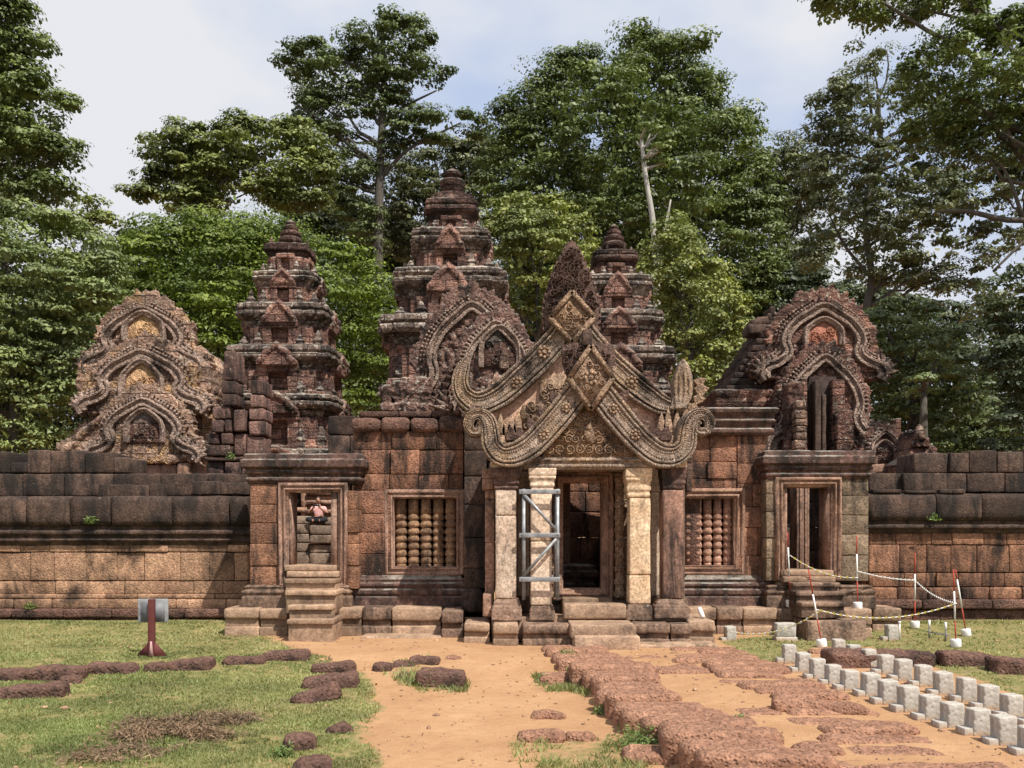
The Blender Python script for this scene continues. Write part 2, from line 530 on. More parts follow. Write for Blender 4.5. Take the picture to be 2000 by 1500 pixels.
M['lib_brick'] = mat_stone('lib_brick', (.34, .15, .095), (.26, .11, .075), dk=.15, lt=.06, isl=0, pit=16, pitd=.012)
M['concrete'] = mat_stone('concrete', (.43, .40, .36), (.31, .28, .235), dark=(.2, .15, .105), dk=.34, light=(.5, .48, .44), lt=.2, isl=.15, pit=22, pitd=.008, ds=(5, 5, 5), fine_=.35, soil=(.42, .25, .13))
M['moss_stone'] = mat_stone('moss_stone', (.27, .20, .15), (.17, .125, .095), dk=.34, lt=.22, isl=.3, pit=16)

def simple(name, col, ro=.6, metal=0, bump=0, var=.2):
    t = NT(name)
    n = t.noise(9, 5, .6)
    c = t.mix(1.0, col, t.ramp(n, (.3, 1 - var), (.7, 1 + var)), 'MULTIPLY')
    return t.pbr(c, ro, t.bump(n, .4, bump) if bump else None, metal)
M['steel'] = simple('galvanised_steel', (.26, .265, .27), .5, .4, 0, .45)
M['red_paint'] = simple('red_paint', (.36, .055, .035), .6, 0, 0, .3)
M['white_paint'] = simple('white_paint', (.75, .74, .71), .6, 0, 0, .12)
M['sign_grey'] = simple('sign_grey', (.27, .275, .28), .6, .1, 0, .35)
M['sign_dark'] = simple('sign_dark', (.16, .16, .17), .5, 0, 0, .25)
M['chain_w'] = simple('chain_white', (.78, .78, .74), .6, 0, 0, .1)
M['chain_y'] = simple('chain_yellow', (.62, .50, .10), .6, 0, 0, .1)
M['shirt'] = simple('pink_cloth', (.74, .42, .40), .9, 0, .01, .1)
M['skin'] = simple('skin', (.35, .19, .13), .6, 0, 0, .08)
M['black_cloth'] = simple('black_cloth', (.02, .02, .023), .9, 0, .01, .2)
M['hair'] = simple('hair', (.018, .014, .012), .7, 0, 0, .2)
M['phone'] = simple('phone', (.03, .03, .035), .3, 0, 0, .1)

def mat_leaf(name, a, b, c, tr=.32, ro=.5):
    t = NT(name)
    col = t.mix(t.isl(), a, b)
    col = t.mix(t.ramp(t.noise(.35, 3, .6), (.42, 0), (.62, .85)), col, c)
    col = t.mix(1.0, col, t.ramp(t.noise(1.1, 4, .6), (.3, .7), (.7, 1.6)), 'MULTIPLY')
    d = t.n('BsdfPrincipled'); t.l(col, d.inputs['Base Color']); d.inputs['Roughness'].default_value = ro; d.inputs['Specular IOR Level'].default_value = .35
    tl = t.n('BsdfTranslucent'); t.l(t.mix(1.0, col, (1.0, 1.15, .55), 'MULTIPLY'), tl.inputs['Color'])
    mx = t.n('MixShader'); mx.inputs[0].default_value = tr
    t.l(d.outputs[0], mx.inputs[1]); t.l(tl.outputs[0], mx.inputs[2]); t.l(mx.outputs[0], t.out.inputs['Surface'])
    return t.m
t = NT('bark')
M['bark'] = t.pbr(t.mix(t.ramp(t.noise(3, 8, .7, t.map((6, 6, 1.2))), (.3, 0), (.7, 1)), (.05, .043, .036), (.13, .115, .095)), .95, t.bump(t.noise(3, 8, .7, t.map((6, 6, 1.2))), .8, .05))
t = NT('pale_bark')
M['pale_bark'] = t.pbr(t.mix(t.ramp(t.noise(2, 8, .7, t.map((4, 4, 1.5))), (.3, 0), (.7, 1)), (.25, .23, .2), (.5, .48, .43)), .9)
# ------------------------------------------------------------------ central gatehouse with its porch
def courses(mb, px0, px1, rows, Z, d, lens=(60, 120), jit=.012, **k):
    for a, b in rows:
        x = px0
        while x < px1 - 2:
            w = rng.uniform(*lens)
            if px1 - (x + w) < lens[0] * .5: w = px1 - x
            o = rng.uniform(-jit, jit)
            sb(mb, x + .4, x + w - .4, a + .3, b - .3, Z + o, d - o, **k)
            x += w

CAPL = [(0, .0), (.06, .3), (.12, .3), (.14, .1), (.2, .1), (.26, .5), (.36, .5), (.38, .25), (.5, .45), (.6, .9), (.64, .9), (.66, .65), (.7, .65), (.72, 1), (1, 1)]
BASL = [(0, 1), (.5, 1), (.53, .85), (.6, .9), (.66, .9), (.69, .6), (.76, .55), (.82, .6), (.88, .3), (.93, .35), (1, .0)]
def pillar(par, mat, s0, s1, ytop, ycap, ybase, ybot, Z, c0, c1, b0, b1, label=None, crack=None, capmat=None):
    hs = (wx(s1, Z) - wx(s0, Z)) / 2; xc = (wx(s0, Z) + wx(s1, Z)) / 2
    hc = (wx(c1, Z) - wx(c0, Z)) / 2; xcc = (wx(c0, Z) + wx(c1, Z)) / 2
    hb = (wx(b1, Z) - wx(b0, Z)) / 2; xcb = (wx(b0, Z) + wx(b1, Z)) / 2
    yc = Z + hs
    m = MB()
    cuts = [ycap] + (crack or []) + [ybase]
    for a, b in zip(cuts[:-1], cuts[1:]):
        stone(m, xc - hs + rng.uniform(0, .006), xc + hs - rng.uniform(0, .006), yc - hs, yc + hs, wz(b, Z) + .003, wz(a, Z) - .003, r=.02, amp=.008, res=.07, freq=3.5, nmax=20)
    p = obj('pillar', m, mat, par, smooth=False, label=label)
    m = MB()
    z0, z1 = wz(ycap, Z), wz(ytop, Z)
    stack(m, xcc, yc, [(z0 + (z1 - z0) * t, hs + (hc - hs) * w, hs + (hc - hs) * w) for t, w in CAPL])
    c = obj('capital', m, capmat or mat, par, remesh=.014, disp=[('CLOUDS', .12, .018)]); c.parent = p
    m = MB()
    z0, z1 = wz(ybot, Z), wz(ybase, Z)
    stack(m, xcb, yc, [(z0 + (z1 - z0) * t, hs + (hb - hs) * w, hs + (hb - hs) * w) for t, w in BASL])
    c = obj('base', m, M['sand_base'], par, remesh=.014, disp=[('CLOUDS', .12, .02)]); c.parent = p
    return p

def pframe(mb, px0, px1, py0, py1, Z, seq):
    """moulded frame round an opening: seq = (inset px, out of the wall in metres), outside to inside"""
    V = []
    for s, o in seq:
        a, b, c, d = wx(px0 + s, Z), wx(px1 - s, Z), wz(py1 - s, Z), wz(py0 + s, Z)
        V += [(a, Z - o, c), (b, Z - o, c), (b, Z - o, d), (a, Z - o, d)]
    fs = []
    for i in range(len(seq) - 1):
        for k in range(4):
            A = i * 4 + k; B = i * 4 + (k + 1) % 4
            fs.append([A, B, B + 4, A + 4])
    mb.add(V, fs)

G = thing('temple_gatehouse', 'reddish stone temple gatehouse with a pillared porch under two stacked carved gables', 'gatehouse', (wx(1150, 13.6), 13.6, 0.0))
ZW, ZP = 14.1, 12.7
# laterite walls beside the porch
m = MB()
courses(m, 690, 905, [(842, 878), (878, 926), (926, 958)], ZW, .7, (48, 92), r=.011, amp=.008, jit=.022)
courses(m, 697, 764, [(958, 1003), (1003, 1040), (1040, 1082), (1082, 1132)], ZW - .05, .75, (50, 70), r=.011, amp=.008)
courses(m, 764, 905, [(1108, 1132)], ZW, .7, (60, 90), r=.01)
obj('wall', m, M['laterite_mixed'], G)
m = MB()
courses(m, 1335, 1440, [(850, 902), (902, 935), (935, 956)], ZW, .7, (45, 80), r=.011, amp=.008, jit=.022)
courses(m, 1440, 1500, [(850, 905), (905, 945), (945, 990), (990, 1030), (1030, 1085), (1085, 1132)], ZW - .04, .74, (30, 52), r=.011, amp=.008, jit=.02)
courses(m, 1330, 1452, [(1108, 1132)], ZW, .7, (60, 90), r=.01)
obj('wall', m, M['laterite_mixed'], G)
m = MB()                                                    # black stained pilasters against the porch
courses(m, 906, 950, [(828, 880), (880, 930), (930, 985), (985, 1050), (1050, 1110), (1110, 1150)], ZW - .5, .8, (34, 50), r=.02, amp=.012)
mould(m, 906, 940, ZW - .62, .3, [(1195, .03), (1175, .03), (1172, .0), (1163, .04), (1155, .0), (1150, -.04)])
obj('pilaster', m, M['laterite_dark'], G)
m = MB()
courses(m, 1340, 1352, [(845, 905), (905, 960)], ZW - .3, .5, (20, 30), r=.01)
obj('pilaster', m, M['laterite_dark'], G)
# moulded base courses
for a, b in ((686, 906), (1335, 1515)):
    m = MB()
    mould(m, a, b, ZW - .12, .9, [(1192, .05), (1166, .05), (1164, .02), (1160, .06), (1152, .06), (1149, .01), (1144, .05), (1139, .04), (1137, .0), (1132, .02), (1129, -.03), (1124, -.06)])
    obj('base_moulding', m, M['sand_dark'], G, remesh=.013, disp=[('CLOUDS', .25, .018)])
# roof remains
m = MB()
for a, b in ((684, 742), (742, 800), (800, 856), (856, 908)):
    sb(m, a + .5, b - .5, 813 + rng.uniform(-2, 3), 843, ZW - .1, .8, r=.07, amp=.02, res=.09)
for a, b in ((700, 778), (778, 842), (842, 900)):
    sb(m, a, b, 800 + rng.uniform(-2, 3), 815, ZW + .05, .6, r=.03, amp=.015)
obj('roof', m, M['old_stone'], G, smooth=True)
m = MB()
mould(m, 1372, 1508, ZW - .1, .8, [(850, -.02), (845, .03), (838, .03), (836, -.02), (828, .02), (822, .05), (818, .02), (812, .03), (806, .08), (799, .09), (796, .04)])
obj('cornice', m, M['sand_dark'], G, remesh=.013, disp=[('CLOUDS', .3, .018)])
m = MB()                                                    # unseen roof added behind the gables to darken the hall
prism(m, [(wx(x, ZW), wz(y, ZW)) for x, y in ((905, 845), (905, 812), (980, 800), (1040, 760), (1118, 690), (1200, 760), (1260, 800), (1345, 812), (1345, 845))], 14.35, 15.5)
obj('shade_roof', m, M['old_stone'], G)
m = MB()
prism(m, [(wx(x, ZP), wz(y, ZP)) for x, y in ((1040, 897), (1080, 872), (1150, 800), (1215, 872), (1262, 897))], ZP + .22, 13.95)
obj('porch_shade_roof', m, M['old_stone'], G)  # unseen roof block added to keep the porch dark
m = MB(); box(m, wx(905, 14), wx(950, 14), 14.4, 16.4, .2, wz(845, 14)); obj('hall_side_wall', m, M['laterite_dark'], G)
m = MB(); box(m, wx(1338, 14), wx(1372, 14), 14.2, 16.4, .2, wz(845, 14))
obj('hall_side_wall', m, M['old_stone'], G)
# windows with turned stone balusters
def window(px0, px1, py0, py1, ins, cols, mat, fill, balmat):
    m = MB()
    pframe(m, px0, px1, py0, py1, ZW, [(0, -.3), (0, .05), (4, .07), (6, .07), (7, .03), (11, .03), (12, .055), (15, .055), (16, .0), (ins - 2, .0), (ins - 1, .02), (ins, .02), (ins, -.35)])
    w = obj('window', m, mat, G)
    m = MB()
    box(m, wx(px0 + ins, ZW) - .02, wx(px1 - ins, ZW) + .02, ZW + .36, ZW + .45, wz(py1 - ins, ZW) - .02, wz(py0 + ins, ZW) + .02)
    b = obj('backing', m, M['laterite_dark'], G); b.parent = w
    a0, a1 = px0 + ins, px1 - ins
    for k in range(cols):
        c = a0 + (a1 - a0) * (k + .5) / cols
        r = (a1 - a0) / cols * .5 * ZW / F * 1.02
        zt, zb = wz(py0 + ins, ZW), wz(py1 - ins, ZW)
        H = zt - zb
        pr = [(r * .8, zb), (r * .8, zb + .03 * H)]
        z = zb + .03 * H
        nr = 7
        hh = H * .75 / nr
        for q in range(nr):
            e = 1 - .12 * abs(q - 4) / 4
            pr += [(r * .66, z), (r * .70, z + hh * .1), (r * 1.0 * e, z + hh * .3), (r * 1.0 * e, z + hh * .55), (r * .8, z + hh * .85), (r * .70, z + hh * .97)]
            z += hh
        pr += [(r * .85, z), (r * .85, z + H * .07), (r * .78, z + H * .08), (r * .86, zt)]
        m = MB()
        lathe(m, wx(c, ZW), ZW + .17, pr, 14)
        b = obj('baluster', m, balmat, G); b.parent = w
window(752, 908, 956, 1124, 17, 5, M['sand_frame'], None, mat_stone('baluster_ochre', (.31, .19, .11), (.16, .095, .06), dk=.42, lt=.05, isl=0, pit=18, pitd=.004))
window(1318, 1454, 954, 1124, 19, 5, M['sand_rose'], None, mat_stone('baluster_rose', (.36, .21, .15), (.22, .125, .09), dk=.28, lt=.08, isl=0, pit=18, pitd=.004))
# pillars of the porch
pillar(G, M['pillar_grey'], 967, 1009, 914, 956, 1170, 1212, ZP, 958, 1019, 960, 1019, 'grey and pink square pillar at the left corner of the porch', crack=[1007], capmat=M['sand_dark'])
pillar(G, M['pillar_cream'], 1036, 1078, 914, 962, 1183, 1212, ZP, 1032, 1086, 1034, 1084, 'cream square pillar held in a steel frame', crack=[1057])
pillar(G, M['pillar_ochre'], 1229, 1271, 914, 972, 1180, 1212, ZP, 1221, 1274, 1221, 1276, 'cream and ochre square pillar with a crack low down', crack=[1123])
pillar(G, M['pillar_black'], 1294, 1336, 912, 956, 1170, 1207, ZP, 1292, 1341, 1276, 1344, 'square pillar streaked with black at the right corner', capmat=M['sand_dark'])
pillar(G, M['pillar_grey'], 1271, 1298, 914, 960, 1165, 1195, 13.35, 1268, 1300, 1268, 1300)
pillar(G, M['pillar_grey'], 1010, 1034, 918, 960, 1165, 1195, 13.35, 1007, 1036, 1007, 1036)
m = MB()
courses(m, 947, 966, [(956, 975), (975, 1060), (1060, 1160)], ZP + .28, 1.0, (30, 40), r=.012)
courses(m, 941, 964, [(915, 935), (935, 956)], ZP + .22, 1.0, (30, 40), r=.012)
sb(m, 943, 962, 1160, 1205, ZP + .1, 1.1, r=.02)
obj('side_wall', m, M['sand_rose'], G)
m = MB()
courses(m, 1322, 1338, [(930, 1000), (1000, 1080), (1080, 1170)], ZP + .5, .8, (30, 40), r=.012)
sb(m, 1320, 1344, 1168, 1205, ZP + .4, 1.0, r=.02)
obj('side_wall', m, M['sand_base'], G)
# door, colonettes, inner hall
ZD = 13.55
m = MB()
pframe(m, 1078, 1198, 920, 1172, ZD, [(0, -.4), (0, .05), (4, .08), (5, .03), (9, .03), (10, .06), (13, .06), (14, .01), (19, .01), (20, -.03), (22, -.03), (22, -.35)])
obj('door_frame', m, M['sand_rose'], G)
def colonette(px, par=G):
    m = MB(); r = 10 * ZD / F
    zb, zt = wz(1166, ZD), wz(925, ZD)
    pr = [(r * 1.15, zb), (r * 1.15, zb + .08)]
    n = 9
    for q in range(n):
        a = zb + .1 + (zt - zb - .15) * q / n; h = (zt - zb - .15) / n
        pr += [(r * .85, a), (r * .85, a + h * .55), (r * 1.05, a + h * .58), (r * 1.05, a + h * .66), (r * .92, a + h * .7), (r * 1.12, a + h * .78), (r * 1.12, a + h * .88), (r * .85, a + h * .94)]
    pr += [(r * 1.2, zt - .04), (r * 1.2, zt)]
    lathe(m, wx(px, ZD), ZD - .12, pr, 8)
    obj('colonette', m, M['ped_carved'], par)
colonette(1208); colonette(1070)
m = MB()
courses(m, 1008, 1076, [(918, 980), (980, 1050), (1050, 1110), (1110, 1172)], ZD + .05, .5, (40, 70), r=.01)
obj('inner_wall', m, M['ped_carved'], G)
m = MB()
courses(m, 1200, 1290, [(918, 980), (980, 1050), (1050, 1110), (1110, 1172)], ZD + .05, .5, (40, 70), r=.01)
obj('inner_wall', m, M['ped_carved'], G)
m = MB()
courses(m, 960, 1330, [(850, 918)], ZD + .1, .5, (60, 100), r=.01)
obj('inner_lintel', m, M['ped_carved'], G)
m = MB()
courses(m, 1000, 1300, [(900, 960), (960, 1000), (1000, 1050), (1050, 1095), (1095, 1160)], 16.4, .5, (28, 60), r=.02, amp=.012)
obj('hall_back_wall', m, M['laterite_mixed'], G)
m = MB()
sb(m, 1094, 1114, 930, 1108, 15.6, .5, r=.02, amp=.01)
obj('hall_pier', m, M['sand_frame'], G)
m = MB()
mould(m, 1085, 1160, 15.0, .8, [(1160, .05), (1152, .05), (1150, 0), (1143, .04), (1138, .0), (1130, .0), (1126, .06), (1118, .08), (1112, .02), (1106, .04), (1104, .0)])
obj('pedestal', m, M['sand_dark'], G, remesh=.02, disp=[('CLOUDS', .2, .02)])
m = MB()
stone(m, wx(960, ZP), wx(1340, ZP), 12.75, 16.6, .0, .36, r=.02)
stone(m, wx(1100, 12.7), wx(1222, 12.7), 12.62, 13.0, .34, wz(1180, 12.62), r=.03, amp=.01)
stone(m, wx(1098, 13.3), wx(1195, 13.3), 13.2, 13.9, .36, wz(1168, 13.2), r=.02)
obj('porch_floor', m, M['sand_step'], G)
# beam under the front gable
m = MB()
mould(m, 1012, 1280, ZP - .02, .5, [(917, .0), (913, .0), (912, .03), (908, .03), (907, .01), (902, .015), (901, .045), (897, .05), (895, .02), (892, .02)])
obj('architrave', m, M['ped_band'], G, remesh=.012, disp=[('CLOUDS', .1, .012)])
# small stone blocks under the coils of the gable ends
m = MB()
sb(m, 1300, 1342, 888, 914, ZP - .02, .6, r=.02, amp=.012); obj('impost', m, M['pillar_ochre'], G); m = MB(); sb(m, 958, 1020, 898, 914, ZP - .02, .6, r=.02, amp=.012)
obj('impost', m, M['pillar_ochre'], G)

def P2(pts, Z): return [(wx(x, Z), wz(y, Z)) for x, y in pts]
def mir(pts, c): return [(2 * c - x, y) for x, y in pts]
# front gable
ZF = 12.6
fl = [(1150, 745), (1124, 772), (1085, 820), (1046, 862), (1013, 885), (982, 889), (962, 872), (958, 848), (953, 824), (939, 810), (922, 813), (915, 829), (923, 843), (937, 842), (940, 830), (932, 826)]
fw = [27, 27, 27, 26, 25, 22, 20, 18, 16, 12, 11, 10, 8, 7, 5, 3]
def band(pts, w, Z, name, rosettes, ps=1.25, mat=None):
    m = MB()
    n = 12
    pth = cat(P2(pts, Z), n)
    ww = np.interp(np.arange(len(pth)) / n, np.arange(len(w)), np.array(w) * Z / F)
    ribbon(m, pth, ww, Z, .35, GROOVE, ps)
    m.v[-1] = m.v[-1] + np.stack([fbm(m.v[-1] * 5 + 7 * k_, 3) for k_ in range(3)], -1) * .022
    for off in (.24, -.24, .86, -.86):                                # rows of small carved beads and leaves
        PP = np.array([(float(p[0]), float(p[1])) for p in pth]); TT = np.gradient(PP, axis=0); TT /= np.linalg.norm(TT, axis=1, keepdims=True)
        acc = 0
        for i in range(1, len(PP)):
            acc += np.linalg.norm(PP[i] - PP[i - 1])
            if ww[i] < 8 * Z / F: break
            while acc > .036:
                acc -= .036
                c_ = PP[i] - TT[i] * acc + np.array([-TT[i][1], TT[i][0]]) * off * ww[i]
                ell(m, (c_[0], Z - (.045 if abs(off) < .5 else .05) * ps, c_[1]), ((.017, .012, .017) if abs(off) < .5 else (.011, .008, .011)), 6, 4)
    b = obj(name, m, mat or M['ped_band'], G)
    for x, y, r in rosettes:
        q = MB()
        a, c = wx(x, Z), wz(y, Z)
        r *= .84; rosette(q, a, c, Z - .05 * ps - .01, r * Z / F)
        prism(q, [(a - r * .9 * Z / F, c), (a, c - r * .9 * Z / F), (a + r * .9 * Z / F, c), (a, c + r * .9 * Z / F)], Z - .05 * ps, Z)
        o = obj('rosette', q, M['ped_carved'], G); o.parent = b
    return b
m = MB()
prism(m, P2([(1150, 765), (1057, 893), (1243, 893)], ZF), ZF + .06, ZF + .4)
Zt = ZF + .06
for k in range(9):
    scroll(m, wx(1075 + 19 * k, Zt), wz(878, Zt), 9.5 * Zt / F, Zt, (-1) ** k, 1.7, rng.uniform(0, 6), .24, .04)
for y, xs in ((858, range(1095, 1212, 15)), (842, range(1104, 1200, 15)), (826, range(1118, 1186, 14)), (810, range(1129, 1175, 14)), (796, range(1140, 1164, 12))):
    for x in xs: scroll(m, wx(x + rng.uniform(-2, 2), Zt), wz(y, Zt), rng.uniform(6.5, 9) * Zt / F, Zt, rng.choice([-1, 1]), 1.5, rng.uniform(0, 6), .26, .045)
ell(m, (wx(1150, Zt), Zt, wz(852, Zt)), (.09, .08, .13)); ell(m, (wx(1150, Zt), Zt - .02, wz(836, Zt)), (.05, .06, .06))
obj('tympanum', m, M['ped_carved'], G, disp=[], smooth=False)
band(fl, fw, ZF, 'gable_band', [(1062, 850, 14), (1105, 797, 13)])
band([(x, y + (3 if i < 5 else 0)) for i, (x, y) in enumerate(mir(fl, 1150))], fw, ZF, 'gable_band', [(1240, 850, 14), (1197, 800, 13)])
def flames_along(pts, Z, name, size, mat, y0=None, side=1, step=3):
    m = MB()
    pth = cat(P2(pts, Z), 5)
    for i in range(1, len(pth) - 1, step):
        t = pth[i + 1] - pth[i - 1]; nn = np.array([-t[1], t[0]]) * side; nn = nn / np.linalg.norm(nn)
        ang = math.atan2(nn[0], nn[1]) * .7
        s = size * Z / F * rng.uniform(.75, 1.15)
        q = pth[i] + nn * .02
        flame(m, q[0], q[1], s * .75, s, Z + .02, Z + .22, ang)
    return obj(name, m, mat, G, remesh=.014, disp=[('CLOUDS', .08, .03)])
flames_along([(1098, 775), (1060, 822), (1020, 855), (985, 862)], ZF, 'flame_crest', 26, M['ped_dark'], side=-1)
flames_along([(1202, 775), (1240, 822), (1280, 855), (1316, 862)], ZF, 'flame_crest', 26, M['ped_dark'], side=1)
flames_along([(972, 872), (968, 840), (960, 812), (942, 795), (920, 793)], ZF, 'flame_crest', 15, M['ped_dark'], side=1, step=2)
flames_along([(1328, 872), (1332, 840), (1340, 812), (1358, 797), (1380, 795), (1392, 812)], ZF, 'flame_crest', 15, M['ped_dark'], side=-1, step=2)
def lozenge(cx, cy, hw, hh, Z, ros):
    m = MB()
    c = [(cx, cy - hh), (cx + hw, cy), (cx, cy + hh), (cx - hw, cy)]
    prism(m, P2(c, Z), Z, Z + .3)
    q = P2(c, Z) 
    for k in range(4):
        ribbon(m, [q[k], q[(k + 1) % 4]], 5 * Z / F, Z + .005, .06, [(-1, 0), (-.9, .05), (.9, .05), (1, 0)])
    for k in range(26):
        u, v = rng.uniform(-.62, .62, 2)
        if abs(u) + abs(v) < .66: scroll(m, wx(cx + u * hw, Z), wz(cy + v * hh, Z), 6 * Z / F, Z, rng.choice([-1, 1]), 1.3, rng.uniform(0, 6), .3, .03)
    if ros: rosette(m, wx(cx, Z), wz(cy, Z), Z - .02, ros * Z / F)
    return obj('lozenge', m, M['ped_carved'], G)
lozenge(1154, 738, 43, 62, ZF - .12, 16)
m = MB()
prism(m, P2([(1099, 672), (1150, 666), (1199, 672), (1202, 704), (1186, 750), (1152, 800), (1116, 750), (1100, 704)], ZF), ZF + .03, ZF + .3)
for k in range(40):
    u, v = rng.uniform(-46, 46), rng.uniform(676, 740)
    scroll(m, wx(1150 + u, ZF), wz(v, ZF), 6.5 * ZF / F, ZF + .03, rng.choice([-1, 1]), 1.3, rng.uniform(0, 6), .3, .05)
obj('leaf_panel', m, M['ped_dark'], G)
m = MB()
sb(m, 1138, 1157, 643, 674, ZF - .05, .3, r=.015, amp=.01)
obj('finial_stub', m, M['laterite_dark'], G)
# rear gable
ZR = 13.85
m = MB()
prism(m, P2([(1118, 640), (1000, 762), (930, 792), (906, 800), (906, 900), (1340, 900), (1340, 800), (1300, 790), (1238, 762)], ZR), ZR + .08, ZR + .5)
obj('rear_tympanum', m, M['ped_plain'], G, remesh=.03, disp=[('CLOUDS', .2, .02)])
m = MB()
pc = [(1098, 726), (1056, 744), (1052, 790), (1020, 792), (1012, 838), (1100, 838), (1135, 790)]
prism(m, P2(pc, ZR), ZR + .0, ZR + .1)
for k in range(40):
    u, v = rng.uniform(1025, 1120), rng.uniform(738, 832)
    if v > 745 + (1098 - u) * .5 or v > 795: scroll(m, wx(u, ZR), wz(v, ZR), 7 * ZR / F, ZR, rng.choice([-1, 1]), 1.3, rng.uniform(0, 6), .3, .04)
obj('carved_panel', m, M['ped_carved'], G)
m = MB()
for x, h in ((1000, 26), (1012, 36), (990, 22), (978, 30)): flame(m, wx(x, ZR), wz(850, ZR), 16 * ZR / F, (h + 14) * ZR / F, ZR - .1, ZR + .1, 0)
obj('flame_row', m, M['ped_carved'], G)
m = MB()
for x, h in ((1290, 30), (1303, 40), (1320, 36), (1332, 28)):
    flame(m, wx(x, ZR), wz(850, ZR), 16 * ZR / F, (h + 14) * ZR / F, ZR - .1, ZR + .1, 0)
obj('carved_panel', m, M['ped_carved'], G)
rl = [(1118, 606), (1094, 656), (1052, 703), (1008, 745), (968, 777), (932, 788), (906, 772), (898, 744), (906, 716), (914, 700)]
rw = [22, 25, 26, 26, 24, 22, 19, 16, 12, 5]
band(rl, rw, ZR, 'gable_band', [(1063, 690, 17), (1009, 749, 15), ], 1.6)
rr = [(1118, 606), (1142, 656), (1186, 706), (1230, 746), (1266, 774), (1292, 790), (1316, 796)]
m = MB()                                                    # upright leaf at the right end of the rear gable
lf = [(1306, 800), (1313, 770), (1311, 750), (1319, 725), (1331, 703), (1345, 722), (1351, 748), (1349, 775), (1338, 795), (1325, 803)]
prism(m, [tuple(p) for p in cat(P2(lf, ZR), 4)], ZR - .12, ZR + .12)
for k, dx in enumerate((-14, -5, 5, 13)):
    ribbon(m, cat(P2([(1326 + dx * .6, 800), (1330 + dx, 770), (1330 + dx, 745), (1331 + dx * .3, 712)], ZR), 5), 3.2 * ZR / F, ZR - .12, .04, ROUND, .035)
obj('leaf_end', m, M['ped_band'], G, remesh=.011, disp=[('CLOUDS', .12, .02)])
band(rr, [22, 25, 26, 26, 24, 20, 12], ZR, 'gable_band', [(1232, 748, 16), (1180, 696, 15)], 1.6)
flames_along([(925, 812), (884, 790), (876, 760), (884, 725), (892, 700)], ZR, 'flame_crest', 14, M['ped_dark'], side=1, step=2)
flames_along([(1316, 806), (1350, 790), (1360, 765), (1358, 740)], ZR, 'flame_crest', 26, M['ped_carved'], side=-1, step=3)
lozenge(1117, 620, 43, 50, ZR - .12, 0)
m = MB()
leaf = cat([(1066, 652), (1064, 600), (1076, 548), (1096, 500), (1117, 470), (1138, 500), (1157, 548), (1170, 600), (1168, 652)], 4)
prism(m, P2(leaf, ZR), ZR + .08, ZR + .34)
for k in range(150):
    v = rng.uniform(486, 648); hw = np.interp(v, [470, 500, 548, 600, 650], [0, 20, 40, 52, 51])
    u = 1117 + rng.uniform(-1, 1) * hw * .9
    scroll(m, wx(u, ZR), wz(v, ZR), rng.uniform(4.5, 7.5) * ZR / F, ZR + .08, rng.choice([-1, 1]), 1.2, rng.uniform(0, 6), .34, .06)
for i in range(0, len(leaf), 1):
    x, y = leaf[i]
    if y < 640: flame(m, wx(x, ZR), wz(y + 4, ZR), 8 * ZR / F, 11 * ZR / F, ZR + .1, ZR + .3, math.atan2(x - 1117, 60) * .6)
obj('leaf_finial', m, M['ped_dark'], G)
# stepped plinth in front of the porch, blocks with a lip
def lip(mb, px0, px1, py0, py1, Z, d, cut=.42, k=None):
    zt, zb = wz(py0, Z), min(wz(py1, Z), -.05)
    h = zt - zb
    a, b = wx(px0, Z) + .004, wx(px1, Z) - .004
    e = rng.uniform(-.01, .01)
    stone(mb, a, b, Z, Z + d, zt - h * cut + e, zt + rng.uniform(-.01, .008), r=.03, amp=.012, res=.09)
    stone(mb, a + .01, b - .01, Z + .055, Z + d, zt - h * .62, zt - h * cut + e, r=.01)
    stone(mb, a, b, Z + .015, Z + d, zb, zt - h * .6, r=.02, amp=.01)
for a, b, t_, u_, Z_, d_ in ((962, 1013, 1219, 1258, 12.33, .6), (1020, 1118, 1219, 1258, 12.33, .6), (1238, 1310, 1219, 1258, 12.33, .6), (1310, 1352, 1219, 1258, 12.33, .6),
                           (905, 957, 1217, 1257, 12.6, 1.0), (1345, 1398, 1212, 1256, 12.45, 1.2), (862, 905, 1192, 1246, 13.2, .8),
                           (706, 764, 1187, 1239, 13.55, .6), (764, 862, 1187, 1239, 13.55, .6), (1345, 1400, 1187, 1239, 13.55, .6), (1400, 1452, 1187, 1239, 13.55, .6), (1452, 1520, 1187, 1239, 13.55, .6), (1520, 1562, 1189, 1232, 13.5, .5)):
    m = MB(); lip(m, a, b, t_, u_, Z_, d_)
    obj('plinth_block', m, M['sand_base'] if rng.random() < .6 else M['sand_step'], G)
m = MB()
stone(m, wx(1113, 12.2), wx(1238, 12.2), 11.95, 12.7, .13, wz(1219, 12.1), r=.02, amp=.008)
stone(m, wx(1120, 12.0), wx(1246, 12.0), 11.78, 12.3, -.05, wz(1241, 11.9), r=.02, amp=.008)
obj('front_steps', m, M['sand_step'], G)
m = MB()
stone(m, wx(706, 13.2), wx(862, 13.2), 13.1, 13.6, -.1, .03, r=.02)
obj('ground_slab', m, M['sand_step'], G)
m = MB()
stone(m, wx(1240, 12), wx(1405, 12), 12.0, 12.5, -.1, .05, r=.03, amp=.02)
obj('ground_slab', m, M['sand_step'], G)

